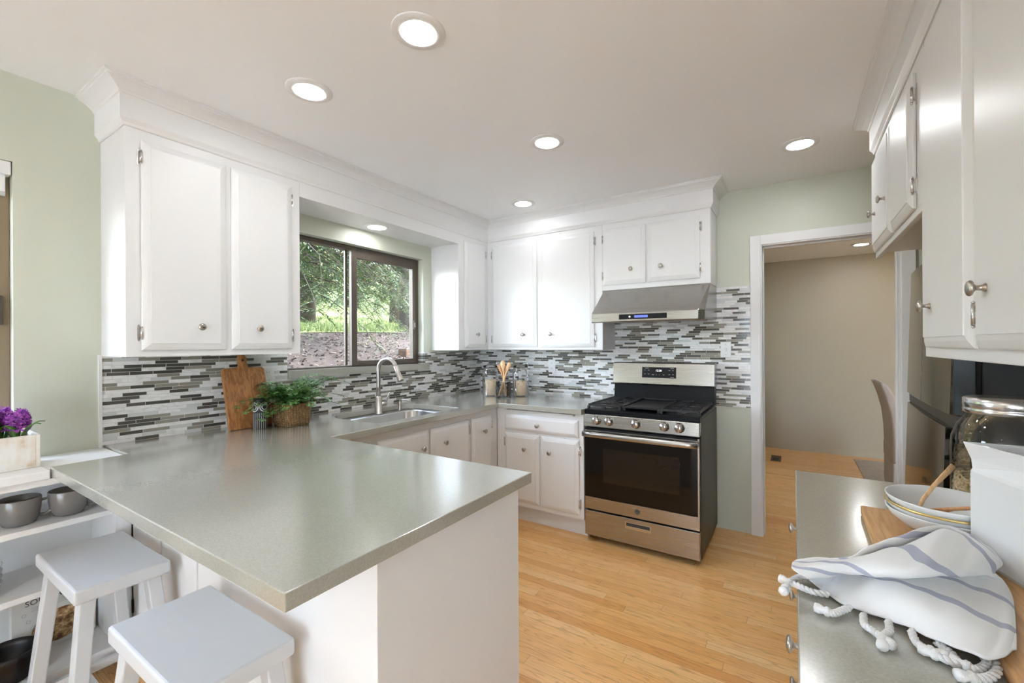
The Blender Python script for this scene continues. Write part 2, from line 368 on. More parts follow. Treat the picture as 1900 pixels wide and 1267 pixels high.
def sweep(path, prof):
    mb = MB(); n = len(path); rs = []
    dirs = [(Vector(path[i + 1]) - Vector(path[i])).normalized() for i in range(n - 1)]
    for i, p in enumerate(path):
        ns = [Vector((d.y, -d.x)) for d in ([dirs[i - 1]] if i else []) + ([dirs[i]] if i < n - 1 else [])]
        if len(ns) == 2: m = (ns[0] + ns[1]); m = m / m.dot(ns[0])
        else: m = ns[0]
        rs.append([(p[0] + m.x * o, p[1] + m.y * o, z) for o, z in prof])
    return mb.rings(rs, True, True, True, False)

# ------------------------------------------------------------------ the room
ZC = 2.487
struct('floor', MB().box(-.2, 6.0, -8.2, 3.3, -.06, 0), 'floor', 'honey oak strip floor')
struct('ceiling', MB().box(-.15, 6.0, -8.2, .12, ZC, ZC + .12), 'ceil', 'white kitchen ceiling')
struct('ceiling_dining', MB().box(2.15, 5.2, .121, 3.3, 2.43, 2.55), 'ceil', 'ceiling of the room beyond the doorway')
WY0, WY1, WZ0, WZ1 = -2.03, -.80, 1.20, 2.104
struct('wall_left', wall_boxes('x', -.16, 0, -8.2, .12, 0, ZC, [(WY0, WY1, WZ0, WZ1), (-3.9, -3.118, .90, 2.126)]), 'green', 'sage green wall with the kitchen window')
struct('wall_back', wall_boxes('y', 0, .12, 0, 4.6, 0, ZC, [(2.504, 3.26, -.01, 2.064)]), 'green', 'sage green wall with the doorway')
struct('wall_alcove', MB().box(3.86, 4.0, -1.72, 0, 0, ZC).box(3.40, 4.0, -1.84, -1.72, 0, ZC), 'green', 'wall behind the refrigerator')
struct('wall_right', MB().box(3.40, 3.55, -4.4, -1.84, 0, ZC).box(3.40, 6.0, -4.55, -4.4, 0, ZC), 'green', 'wall behind the right cabinets')
struct('wall_side', wall_boxes('x', 5.9, 6.0, -8.2, -4.55, 0, ZC, []), 'green')
struct('wall_rear', wall_boxes('y', -8.2, -8.06, 0, 6.0, 0, ZC, [(1.6, 5.6, .08, 2.36)]), 'green')
struct('wall_far', MB().box(2.15, 5.2, 3.06, 3.3, 0, 2.43), 'taupe', 'taupe wall beyond the doorway')
struct('wall_far_left', MB().box(2.15, 2.33, .12, 3.06, 0, 2.43), 'taupe')
struct('wall_far_right', wall_boxes('x', 5.0, 5.2, .12, 3.06, 0, 2.43, []), 'taupe')
struct('baseboard_far', MB().box(2.33, 5.0, 3.045, 3.06, 0, .075).box(2.33, 2.345, .12, 3.045, 0, .075), 'taupe')
# doorway casing
mb = MB()
mb.box(2.437, 2.504, -.018, 0, 0, 2.131).box(3.26, 3.33, -.018, 0, 0, 2.131).box(2.504, 3.26, -.018, 0, 2.064, 2.131)
mb.box(2.49, 2.512, -.012, .13, 0, 2.072).box(3.252, 3.27, -.012, .13, 0, 2.072).box(2.512, 3.252, -.012, .13, 2.056, 2.072)
mb.box(2.512, 2.522, .04, .075, 0, 2.056).box(3.242, 3.252, .04, .075, 0, 2.056).box(2.512, 3.252, .04, .075, 2.044, 2.056)
struct('trim_1', mb, 'trim', 'white casing around the doorway', bevel=.003)
# crown and fascia boards above the upper cabinets
PROF = [(-.02, 2.306), (.004, 2.306), (.008, 2.311), (.009, 2.317), (.018, 2.330), (.020, 2.334), (.020, 2.430), (.025, 2.433), (.027, 2.440), (.034, 2.446),
        (.048, 2.458), (.066, 2.468), (.074, 2.471), (.075, 2.476), (.082, 2.478), (.082, 2.4865), (-.02, 2.4865)]
XU, YU = .309, -.285
YA, YB, YC, XB2, XHR = -2.852, -2.086, -.700, 1.428, 2.217
struct('trim_2', sweep([(0, YA), (XU, YA), (XU, YU), (XHR, YU), (XHR, 0)], PROF), 'trim', 'white crown moulding over the window and range cabinets')
XR = 3.048
struct('trim_3', sweep([(3.40, -.745), (XR, -.745), (XR, -3.25), (3.40, -3.25)], PROF), 'trim', 'white crown moulding over the right cabinets')
# soffit bridging the window, between the two upper cabinets
mb = MB().box(.0, XU - .02, YB, YC, 2.225, 2.306).box(XU - .02, XU, YB, YC, 2.222, 2.312)
struct('trim_4', mb, 'cab', 'white soffit board over the window')
# tile
mb = MB().box(.0, .008, YA, -1.99, .914, 1.33).box(.0, .008, -1.99, WY1, .914, 1.161).box(.0, .008, WY1, -.0, .914, 1.305)
mb.box(-.09, .0, WY1 - .006, WY1, 1.205, 1.305)
struct('wall_tile_left', mb, 'tileL', 'mosaic tile on the window wall')
struct('wall_tile_back', MB().box(.008, 2.437, -.008, 0, .905, 1.335).box(1.40, 2.437, -.008, 0, 1.335, 1.783), 'tileB', 'mosaic tile on the range wall')
struct('trim_5', MB().box(.0, .011, YA - .012, YA, .90, 1.33), 'trim')

# kitchen window: slider in a bronze frame
def slider_window():
    t = tag(bpy.data.objects.new('window_1', None), 'bronze framed sliding window above the sink', None, None, 'structure'); COL.objects.link(t); ORG[t.name] = Vector((0, 0, 0))
    x0, x1 = -.125, -.06
    mb = MB().box(x0, x1, WY0, WY0 + .045, WZ0, WZ1).box(x0, x1, WY1 - .045, WY1, WZ0, WZ1).box(x0, x1, WY0 + .045, WY1 - .045, WZ1 - .03, WZ1).box(x0, x1, WY0 + .045, WY1 - .045, WZ0, WZ0 + .022)
    mb.build('window_frame', 'bronze', t, .002)
    mb = MB().box(-.082, -.050, -1.478, -1.43, WZ0 + .02, WZ1 - .02).box(-.082, -.050, -.875, -.842, WZ0 + .02, WZ1 - .02).box(-.082, -.050, -1.43, -.875, WZ1 - .085, WZ1 - .02).box(-.082, -.050, -1.43, -.875, WZ0 + .02, WZ0 + .055)
    o = mb.build('sash', 'bronze', t, .002)
    MB().box(-.05, -.042, -.87, -.85, 1.50, 1.58).box(-.045, -.030, -.866, -.854, 1.52, 1.56).build('latch', 'bronze', o, .002)
    MB().box(-.115, -.100, -1.496, -1.478, WZ0 + .02, WZ1 - .02).build('meeting_rail', 'bronze', t)
    MB().box(-.070, -.066, -1.43, -.875, WZ0 + .055, WZ1 - .085).box(-.110, -.106, WY0 + .045, -1.478, WZ0 + .022, WZ1 - .03).build('pane', 'glass', t)
slider_window()
struct('window_sill', MB().box(-.06, .0, WY0 + .001, WY1 - .007, 1.163, 1.2115).box(.0085, .034, -1.99, -.765, 1.163, 1.2115).box(0, .0085, -1.989, -.806, 1.163, 1.2115), 'quartz', 'grey stone sill under the kitchen window')
# side window at the far left
def side_window():
    t = tag(bpy.data.objects.new('window_2', None), 'tan framed window beside the shelf', None, None, 'structure'); COL.objects.link(t); ORG[t.name] = Vector((0, 0, 0))
    y0, y1, z0, z1 = -3.9, -3.118, .90, 2.126
    mb = MB().box(-.13, -.055, y1 - .06, y1, z0, z1).box(-.13, -.055, y0, y0 + .06, z0, z1).box(-.13, -.055, y0 + .06, y1 - .06, z1 - .06, z1).box(-.13, -.055, y0 + .06, y1 - .06, z0, z0 + .07)
    mb.build('window_frame', 'tanframe', t, .003)
    MB().box(-.055, -.040, y1 - .055, y1 - .02, 1.46, 1.58).build('latch', 'bronze', t, .003)
    MB().box(-.095, -.090, y0 + .06, y1 - .06, z0 + .07, z1 - .06).build('pane', 'glass', t)
side_window()
def rear_window():
    t = tag(bpy.data.objects.new('window_3', None), None, None, None, 'structure'); COL.objects.link(t); ORG[t.name] = Vector((0, 0, 0))
    mb = MB()
    for x in (1.6, 2.9, 4.2, 5.52): mb.box(x, x + .08, -8.16, -8.09, .08, 2.36)
    for a, b in ((1.68, 2.9), (2.98, 4.2), (4.28, 5.52)): mb.box(a, b, -8.16, -8.09, .08, .16).box(a, b, -8.16, -8.09, 2.28, 2.36)
    mb.build('window_frame', 'tanframe', t)
    MB().add([(1.6, -8.07, .08), (5.6, -8.07, .08), (5.6, -8.07, 2.36), (1.6, -8.07, 2.36)], [(0, 1, 2, 3)]).build('added_diffuser', 'diffuser_sheet', t)  # added diffuser, out of view: spreads the daylight evenly through the room
rear_window()
t = thing('roller_shade', (-.03, -3.5, 1.98), 'white roller shade rolled up at the top of the far left window', 'shade')
MB().box(-.054, -.002, -3.88, -3.121, 2.07, 2.125).build('cassette', 'white', t, .004)
MB().box(-.03, -.018, -3.86, -3.135, 2.0, 2.07).build('fabric', 'trim', t)
MB().lathe([(.010, 0), (.010, .72)], 12, (-.024, -3.855, 1.994), (0, 1, 0)).build('bottom_bar', 'white', t)

# ------------------------------------------------------------------ cabinets
DOORP = [(0, 0), (0, .007), (.003, .0095), (.010, .0125), (.018, .0155), (.027, .0175), (.0295, .018), (.030, .0205)]
class Face:
    """a cabinet front: a runs along it, z up, d outward"""
    def __init__(s, kind, at): s.k = kind; s.at = at
    def P(s, a, z, d):
        return {'x+': (s.at + d, a, z), 'y-': (a, s.at - d, z), 'x-': (s.at - d, a, z)}[s.k]
    def N(s): return {'x+': (1, 0, 0), 'y-': (0, -1, 0), 'x-': (-1, 0, 0)}[s.k]
    def slab(s, mb, a0, a1, z0, z1, d0, d1):
        p, q = s.P(a0, z0, d0), s.P(a1, z1, d1); return mb.box(p[0], q[0], p[1], q[1], p[2], q[2])
def door(face, parent, a0, a1, z0, z1, knob=None, hinge=None, name='door', hz=.075, bev=1.0):
    a0, a1 = min(a0, a1), max(a0, a1)
    rs = []
    for i, d in DOORP:
        i *= bev; rs.append([face.P(a, z, d + .0015) for a, z in ((a0 + i, z0 + i), (a1 - i, z0 + i), (a1 - i, z1 - i), (a0 + i, z1 - i))])
    o = MB().rings(rs, True, True, True, False).build(name, 'cab', parent)
    if knob:
        MB().lathe([(.0085, 0), (.0085, .002), (.0055, .006), (.005, .014), (.009, .018), (.0155, .0205), (.0165, .0235), (.0145, .027), (.008, .0295), (.0, .030)], 20,
                   face.P(knob[0], knob[1], .022), face.N(), cap1=False).build('knob', 'nickel', o)
    if hinge:
        s = 1 if hinge == 'hi' else -1; e = a1 if s > 0 else a0
        for z in (z0 + hz, z1 - hz):
            mb = MB(); poly = [(.003, -.024), (.006, -.033), (.009, -.036), (.012, -.033), (.0135, -.020), (.0135, .020), (.012, .033), (.009, .036), (.006, .033), (.003, .024)]
            mb.prism([(e + s * a, z + b) for a, b in poly], face.P, .0, .003)
            c = face.P(e + s * .001, z - .024, .012); mb.lathe([(.0042, 0), (.0042, .048)], 10, c)
            for b in (-.030, .024): mb.lathe([(.002, 0), (.0045, .003), (.002, .006)], 8, face.P(e + s * .001, z + b, .012))
            face.slab(mb, e - s * .012, e, z - .02, z + .02, .009, .0105)
            face.slab(mb, e, e + s * .006, z - .02, z + .02, .002, .010)
            mb.build('hinge', 'chrome', o)
    return o
def carcass(t, x0, x1, y0, y1, z0, z1): return MB().box(x0, x1, y0, y1, z0, z1).build('body', 'cab', t, .002)

FL = Face('x+', XU); FB = Face('y-', YU); FR = Face('x-', XR)
ZU, ZF = 1.323, 2.306
t = thing('wall_cabinet', (0, (YA + YB) / 2, ZU), 'white two-door wall cabinet left of the window over the leaning board', 'cabinet')
carcass(t, 0, XU, YA, YB, ZU, ZF)
door(FL, t, -2.800, -2.470, 1.352, 2.262, (-2.587, 1.459), 'lo'); door(FL, t, -2.446, -2.138, 1.352, 2.262, (-2.324, 1.459), 'hi')
t = thing('wall_cabinet', (0, (YC + YU) / 2, ZU), 'white single-door wall cabinet between the window and the corner', 'cabinet')
carcass(t, 0, XU, YC, -.002, ZU, ZF)
door(FL, t, -.628, -.330, 1.345, 2.262, (-.482, 1.461), 'hi')
t = thing('wall_cabinet', (.87, -.14, ZU), 'white two-door wall cabinet over the pair of grain jars', 'cabinet')
carcass(t, XU, XB2, YU, -.002, ZU, ZF)
door(FB, t, .362, .835, 1.345, 2.262, (.709, 1.455), 'lo'); door(FB, t, .878, 1.362, 1.345, 2.262, (.981, 1.455), 'hi')
t = thing('wall_cabinet', (1.82, -.14, 1.787), 'short white two-door wall cabinet above the steel range hood', 'cabinet')
carcass(t, XB2 + .001, XHR, YU, -.009, 1.787, ZF)
door(FB, t, 1.437, 1.772, 1.826, 2.262, (1.666, 1.933), 'lo'); door(FB, t, 1.786, 2.150, 1.826, 2.262, (1.887, 1.933), 'hi')
t = thing('wall_cabinet', (3.4, -1.22, 1.786), 'short white two-door wall cabinet over the dark refrigerator', 'cabinet')
MB().box(XR, 3.84, -1.69, -.745, 1.812, ZF).box(XR, XR + .02, -1.69, -.745, 1.786, 1.812).build('body', 'cab', t, .002)
door(FR, t, -1.225, -.775, 1.812, 2.262, (-.90, 1.974)); door(FR, t, -1.600, -1.250, 1.812, 2.262, (-1.157, 1.974), 'lo')
t = thing('wall_cabinet', (3.2, -2.45, ZU), 'tall white wall cabinet over the right counter with big satin knobs', 'cabinet')
carcass(t, XR, 3.395, -3.25, -1.700, ZU, ZF)
door(FR, t, -2.172, -1.752, 1.352, 2.262, (-1.862, 1.470), 'lo'); door(FR, t, -2.640, -2.195, 1.352, 2.262, (-2.285, 1.476), 'lo'); door(FR, t, -3.18, -2.68, 1.352, 2.262, (-2.78, 1.476))

# base cabinets
XBF, YBF = .702, -.702
FLb = Face('x+', XBF); FBb = Face('y-', YBF)
t = thing('base_cabinet', (.35, -1.4, 0), 'white sink base cabinet under the window counter', 'cabinet')
mb = MB().box(.012, XBF, -2.19, -.705, .13, .60).box(.66, XBF, -2.19, -.705, .60, .876).box(.05, .62, -2.19, -.705, 0, .13)
mb.build('body', 'cab', t)
door(FLb, t, -2.17, -1.90, .16, .828, None, None); door(FLb, t, -1.876, -1.474, .16, .828, (-1.542, .718), None)
door(FLb, t, -1.455, -1.060, .16, .828, (-1.338, .718), 'hi'); door(FLb, t, -1.034, -.790, .16, .828, (-.905, .721), 'hi')
t = thing('base_cabinet', (1.1, -.35, 0), 'white base cabinet left of the range with a drawer over two doors', 'cabinet')
mb = MB().box(.704, 1.446, YBF, -.012, .13, .854).box(.704, 1.446, YBF, -.012, .869, .876).box(.704, .80, YBF, -.012, .854, .869).box(1.38, 1.446, YBF, -.012, .854, .869).box(.64, 1.446, -.64, -.02, 0, .13)
mb.build('body', 'cab', t)
door(FBb, t, .782, 1.410, .708, .830, (1.088, .766), None, 'drawer', bev=.75)
door(FBb, t, .784, 1.092, .165, .688, (.976, .578), 'lo'); door(FBb, t, 1.108, 1.414, .165, .688, (1.189, .578), 'hi')
MB().box(.805, 1.372, YBF - .018, -.30, .8555, .8675).build('cutting_board_slide', 'trim', t, .003)
# peninsula base
t = thing('peninsula_cabinet', (1.1, -2.5, 0), 'white panelled peninsula base under the grey overhang', 'cabinet')
MB().box(.345, 1.85, -2.832, -2.24, .0, .876).build('body', 'cab', t, .002)
MB().box(1.85, 1.872, -2.836, -2.222, .0, .876).build('end_panel', 'cab', t, .0015)
o = MB().box(.335, .62, -2.838, -2.832, .08, .84).box(.635, .93, -2.838, -2.832, .08, .84).build('door', 'cab', t, .0015)
MB().lathe([(.004, 0), (.004, .055)], 8, (.341, -2.842, .25)).build('hinge', 'ink', o)
# right base cabinet
t = thing('base_cabinet', (3.0, -2.4, 0), 'white drawer base under the right counter with round knobs', 'cabinet')
MB().box(2.735, 3.39, -3.2, -1.70, .1, .876).box(2.81, 3.39, -3.2, -1.71, 0, .1).build('body', 'cab', t)
FRb = Face('x-', 2.735)
for a0, a1, k in ((-2.04, -1.73, -1.86), (-2.97, -2.07, -2.50)):
    for z0, z1, kz in ((.70, .85, .768), (.42, .68, .55), (.14, .40, .27)): door(FRb, t, a0, a1, z0, z1, (k, kz), None, 'drawer', bev=.7)

# countertops
def slab(name, outline, holes, z0, z1, mat):
    bm = bmesh.new(); es = []
    for loop in [outline] + holes:
        vs = [bm.verts.new((x, y, z1)) for x, y in loop]
        es += [bm.edges.new((vs[i], vs[(i + 1) % len(vs)])) for i in range(len(vs))]
    r = bmesh.ops.triangle_fill(bm, use_beauty=True, use_dissolve=False, edges=es)
    faces = [f for f in bm.faces]
    ex = bmesh.ops.extrude_face_region(bm, geom=faces)
    bmesh.ops.translate(bm, vec=(0, 0, z0 - z1), verts=[g for g in ex['geom'] if isinstance(g, bmesh.types.BMVert)])
    bmesh.ops.dissolve_limit(bm, angle_limit=.01, verts=bm.verts[:], edges=bm.edges[:])
    bmesh.ops.recalc_face_normals(bm, faces=bm.faces[:])
    me = bpy.data.meshes.new(name); bm.to_mesh(me); bm.free(); me.materials.append(M[mat])
    o = bpy.data.objects.new(name, me); COL.objects.link(o); ORG[o.name] = Vector((0, 0, 0))
    k = o.modifiers.new('bev', 'BEVEL'); k.width = .0025; k.segments = 2; k.limit_method = 'ANGLE'; k.angle_limit = R(60)
    return o
def rrect(x0, x1, y0, y1, r, n=6):
    pts = []
    for cx, cy, a, rr in ((x1, y1, 0, r[0]), (x0, y1, 90, r[1]), (x0, y0, 180, r[2]), (x1, y0, 270, r[3])):
        ox = cx - rr if cx == x1 else cx + rr; oy = cy - rr if cy == y1 else cy + rr
        for i in range(n + 1):
            q = R(a + 90 * i / n); pts.append((ox + rr * math.cos(q), oy + rr * math.sin(q)))
    return pts
SX0, SX1, SY0, SY1 = .135, .655, -1.830, -1.095
o = slab('countertop', [(.0095, -.0095), (.0095, -2.845), (.312, -2.845), (.312, -3.074), (1.910, -3.074), (1.910, -2.193), (.748, -2.193), (.748, -.749), (1.449, -.749), (1.449, -.0095)],
         [rrect(SX0, SX1, SY0, SY1, (.03, .13, .17, .03))], .877, .914, 'quartz')
tag(o, 'grey quartz countertop with the sink, running out into the peninsula', 'countertop')
o = slab('countertop', [(2.703, -3.3), (3.395, -3.3), (3.395, -1.683), (2.703, -1.683)], [], .877, .914, 'quartz')
tag(o, 'grey quartz countertop on the right holding the striped towel and pitcher', 'countertop')

# sink
t = thing('sink', (.4, -1.47, .68), 'undermount stainless steel sink below the window', 'sink')
def loop3(x0, x1, y0, y1, r, z): return [(x, y, z) for x, y in rrect(x0, x1, y0, y1, r)]
rim = (.03, .13, .17, .03)
rs = [loop3(SX0 - .005, SX1 + .005, SY0 - .005, SY1 + .005, rim, .8765), loop3(.205, .648, -1.80, -1.125, (.05, .11, .13, .05), .8745), loop3(.213, .640, -1.792, -1.133, (.05, .10, .12, .05), .866),
      loop3(.222, .632, -1.782, -1.142, (.05, .09, .11, .05), .70), loop3(.25, .60, -1.75, -1.175, (.05,) * 4, .684)]
MB().rings(rs, True, False, True, True).build('basin', 'steelv', t)
MB().lathe([(.045, 0), (.045, .004), (.03, .002), (.0, .002)], 24, (.45, -1.47, .6845), cap1=False).build('drain', 'chrome', t)
# faucet and soap pump
fx, fy, fz = .169, -1.420, .8765
t = thing('faucet', (fx, fy, fz), 'brushed nickel gooseneck faucet behind the sink', 'faucet')
MB().lathe([(.030, 0), (.030, .005), (.0245, .008), (.0245, .118), (.019, .124), (.0165, .128)], 24, (fx, fy, fz)).build('base', 'nickel', t)
pts = [(fx, fy, fz + z) for z in (.12, .2, .28, .315)]
dx, dy = .97, .16; rad = .080
for i in range(1, 13):
    a = PI * i / 12 * .90; pts.append((fx + dx * rad * (1 - math.cos(a)), fy + dy * rad * (1 - math.cos(a)), fz + .315 + rad * math.sin(a)))
MB().tube(pts, .0145, 14).build('neck', 'nickel', t)
e = Vector(pts[-1]); d = (Vector(pts[-1]) - Vector(pts[-2])).normalized()
MB().lathe([(.0150, -.005), (.0165, .0), (.0170, .045), (.0215, .10), (.0215, .108), (.018, .110)], 20, e, d).build('spray_head', 'nickel', t)
o = MB().lathe([(.016, .018), (.016, .058), (.011, .062), (.008, .062)], 16, (fx, fy, fz + .065), (.1, 1, 0)).build('valve', 'nickel', t)
MB().tube([(fx + .006, fy + .06, fz + .066), (fx + .010, fy + .064, fz + .09), (fx + .02, fy + .085, fz + .15)], [.007, .006, .0045], 10).build('lever', 'nickel', o)
sx, sy = .172, -1.222
t = thing('soap_dispenser', (sx, sy, fz), 'small nickel soap pump beside the faucet', 'soap dispenser')
MB().lathe([(.019, 0), (.019, .004), (.015, .012), (.0135, .018), (.0135, .055), (.010, .060), (.006, .062), (.006, .075)], 18, (sx, sy, fz)).build('body', 'nickel', t)
MB().tube([(sx, sy, fz + .074), (sx + .02, sy + .01, fz + .080), (sx + .06, sy + .03, fz + .074), (sx + .068, sy + .034, fz + .066)], [.0075, .006, .0045, .004], 10).build('spout', 'nickel', t)

# ------------------------------------------------------------------ range
X0, X1 = 1.456, 2.214
t = thing('gas_range', (1.835, -.36, 0), 'stainless steel gas range with black cooktop and oven', 'stove')
MB().box(X0, X1, -.665, -.03, .035, .895).build('body', 'rangeside', t, .003)
MB().box(X0 + .0, X1 - .0, -.705, -.665, .885, .9165).box(X0, X1, -.665, -.10, .896, .9165).build('cooktop', 'black', t, .004)
mb = MB(); pr = [(-.665, .800), (-.722, .800), (-.716, .884), (-.665, .884)]
mb.prism(pr, lambda a, b, d: (d, a, b), X0, X1); o = mb.build('control_panel', 'steel', t, .003)
for k, kx in enumerate((1.551, 1.640, 1.825, 2.006, 2.098)):
    c = (kx, -.7185, .846); ax = (0, -1, .07)
    q = MB().lathe([(.031, 0), (.031, .006), (.027, .008), (.0255, .026), (.023, .030), (.0, .031)], 28, c, ax, cap1=False).build('burner_knob', 'steel', t)
    MB().beam((kx, -.748, .822), (kx, -.7515, .874), .010, .012).build('grip', 'nickel', q, .002)
    for dx_ in (-.018, .038): MB().box(kx + dx_ - .002, kx + dx_ + .002, -.7205, -.7198, .878, .882).build('marking', 'ink', q)
# oven door with glass, window, handle
o = MB().box(X0 + .003, X1 - .003, -.708, -.668, .228, .788).build('oven_door', 'blackplastic', t, .002)
MB().box(X0 + .004, X1 - .012, -.7125, -.708, .312, .735).build('glass_panel', 'ovenglass', o)
MB().box(X1 - .012, X1 - .003, -.714, -.708, .228, .788).build('edge_strip', 'steel', o)
MB().box(X0 + .003, X1 - .012, -.7135, -.708, .228, .311).build('lower_band', 'steel', o, .001)
MB().box(X0 + .003, X1 - .012, -.7135, -.708, .737, .775).build('upper_band', 'steel', o, .001)
for a, b in ((1.60, 1.72), (1.78, 1.89), (1.95, 2.06)): MB().box(a, b, -.7142, -.7135, .762, .769).build('vent_slot', 'ink', o)
MB().box(1.597, 2.093, -.7128, -.7125, .427, .653).build('oven_window', 'ovenin', o)
mb = MB()
for xx in (1.595, 2.095): mb.box(xx - .0012, xx + .0012, -.7131, -.7125, .425, .655)
for zz in (.425, .455, .478, .655): mb.box(1.595, 2.095, -.7131, -.7125, zz - .001, zz + .001)
mb.build('window_outline', 'ovenin', o)
mb = MB(); cpts = []
for i in range(13):
    f = i / 12; cpts.append((X0 + .004 + f * (X1 - X0 - .008), -.752 - .010 * math.sin(PI * f), .752))
rs = [[(p[0], p[1] + a, p[2] + b) for a, b in ((-.010, -.017), (-.014, -.006), (-.014, .006), (-.010, .017), (.004, .020), (.009, .0), (.004, -.020))] for p in cpts]
mb.rings(rs, True, True, True, True); h = mb.build('handle', 'steel', o)
for xx in (X0 + .03, X1 - .03): MB().box(xx - .012, xx + .012, -.752, -.708, .742, .762).build('handle_bracket', 'steel', h, .002)
q = MB().lathe([(.0175, 0), (.0175, .001), (.0155, .0016), (.0, .0016)], 28, (1.828, -.7135, .270), (0, -1, 0), cap1=False).build('badge', 'rangeside', o)
mb = MB(); mb.lathe([(.0150, .0017), (.0150, .0022), (.0132, .0022), (.0132, .0017)], 28, (1.828, -.7135, .270), (0, -1, 0), False, False)
for s_ in (-1, 1):
    mb.tube([(1.828 + s_ * (.0045 + .0042 * math.cos(a * .6)), -.7160, .270 + .0062 * math.sin(a * .6)) for a in range(11)], .0008, 6)
mb.build('monogram', 'steel', q)
o = MB().box(X0 + .003, X1 - .003, -.712, -.668, .045, .216).build('storage_drawer', 'steel', t, .003)
MB().box(1.745, 1.918, -.7135, -.7118, .146, .192).build('handle_recess', 'chrome', o, .001)
MB().box(1.754, 1.909, -.7142, -.7134, .166, .186).build('recess_shadow_gap', 'ink', o); MB().box(1.754, 1.909, -.7150, -.7134, .152, .166).build('pull_lip', 'chrome', o, .002)
MB().box(X0 + .02, X1 - .02, -.64, -.06, .018, .036).build('base_skirt', 'blackplastic', t)
for xx in (X0 + .05, X1 - .05):
    for yy in (-.60, -.10): MB().lathe([(.020, 0), (.020, .018)], 12, (xx, yy, 0)).build('foot', 'rubber', t)
# back guard
MB().prism([(-.022, .916), (-.125, .916), (-.110, 1.050), (-.022, 1.050)], lambda a, b, d: (d, a, b), X0 + .004, X1 - .004).build('riser', 'black', t, .003)
o = MB().prism([(-.014, 1.050), (-.128, 1.050), (-.132, 1.060), (-.120, 1.215), (-.108, 1.224), (-.014, 1.224)], lambda a, b, d: (d, a, b), X0 - .003, X1 + .003).build('backguard', 'steel', t, .003)
BG = lambda z: -.132 + (z - 1.06) / .155 * .012
q = MB().prism([(1.690, 1.106), (1.948, 1.106), (1.948, 1.188), (1.690, 1.188)], lambda a, b, d: (a, BG(b) - d, b), -.002, .0022).build('display', 'blackplastic', o, .0015)
n_ = Vector((0, .012, .155)).normalized()
text_mesh('clock_digits', '12:26', .021, 'digit', q, (1.817, BG(1.162) - .0024, 1.162), (1, 0, 0), n_, .0003, .15)
mb = MB()
for xx, zz, w in ((1.712, 1.180, .030), (1.706, 1.164, .012), (1.735, 1.164, .014), (1.706, 1.134, .014), (1.735, 1.134, .014), (1.768, 1.130, .016), (1.800, 1.130, .004), (1.822, 1.130, .004), (1.850, 1.130, .012),
                  (1.892, 1.164, .012), (1.920, 1.164, .010), (1.892, 1.134, .012), (1.920, 1.134, .012), (1.905, 1.180, .028), (1.905, 1.114, .028)):
    y = BG(zz) - .0026; mb.box(xx, xx + w, y, y + .0004, zz - .0018, zz + .0018)
mb.build('button_marking', 'mark', q)
# grates, griddle, burners
GZ = .948
for gx0, gx1 in ((X0 + .012, 1.698), (1.972, X1 - .012)):
    mb = MB(); y0, y1 = -.655, -.145; bw = .012
    def bar(xa, ya, xb, yb, w=bw): mb.beam((xa, ya, GZ - .007), (xb, yb, GZ - .007), w, .014, side=(0, 0, 1) if False else (1, 0, 0) if abs(yb - ya) > abs(xb - xa) else (0, 1, 0))
    bar(gx0, y0, gx0, y1); bar(gx1, y0, gx1, y1); bar(gx0, y0, gx1, y0); bar(gx0, y1, gx1, y1); bar((gx0 + gx1) / 2, y0, (gx0 + gx1) / 2, y1, .008)
    for k in range(1, 8):
        y = y0 + (y1 - y0) * k / 8; mb.beam((gx0, y, GZ - .004), (gx1, y, GZ - .004), .0075, .007, side=(0, 1, 0))
    for yy in (-.53, -.27):
        for s_ in (-1, 1): mb.beam(((gx0 + gx1) / 2 - .07, yy - s_ * .07, GZ - .003), ((gx0 + gx1) / 2 + .07, yy + s_ * .07, GZ - .003), .007, .007, side=(0, 0, 1))
    for cx_, cy_ in ((gx0, y0), (gx1, y0), (gx0, y1), (gx1, y1), ((gx0 + gx1) / 2, y0)): mb.box(cx_ - .009, cx_ + .009, cy_ - .009, cy_ + .009, .9165, GZ - .012)
    mb.build('grate', 'iron', t, .001, 1)
    for yy in (-.53, -.27):
        q = MB().lathe([(.055, 0), (.055, .005), (.04, .010), (.04, .014)], 24, ((gx0 + gx1) / 2, yy, .9168)).build('burner', 'nickel', t)
        MB().lathe([(.034, 0), (.036, .003), (.033, .007), (.0, .008)], 24, ((gx0 + gx1) / 2, yy, .931), cap1=False).build('burner_cap', 'iron', q)
mb = MB().box(1.706, 1.964, -.650, -.150, .934, .940).box(1.706, 1.716, -.650, -.150, .940, .949).box(1.954, 1.964, -.650, -.150, .940, .949).box(1.716, 1.954, -.160, -.150, .940, .949).box(1.716, 1.954, -.650, -.640, .940, .946)
for cx_ in (1.72, 1.95):
    for cy_ in (-.64, -.16): mb.box(cx_ - .008, cx_ + .008, cy_ - .008, cy_ + .008, .9165, .934)
mb.build('griddle', 'iron', t, .002)
MB().lathe([(.07, 0), (.07, .004), (.05, .009), (.0, .010)], 24, (1.835, -.40, .9168), cap1=False, sx=.8, sy=1.8).build('burner', 'iron', t)

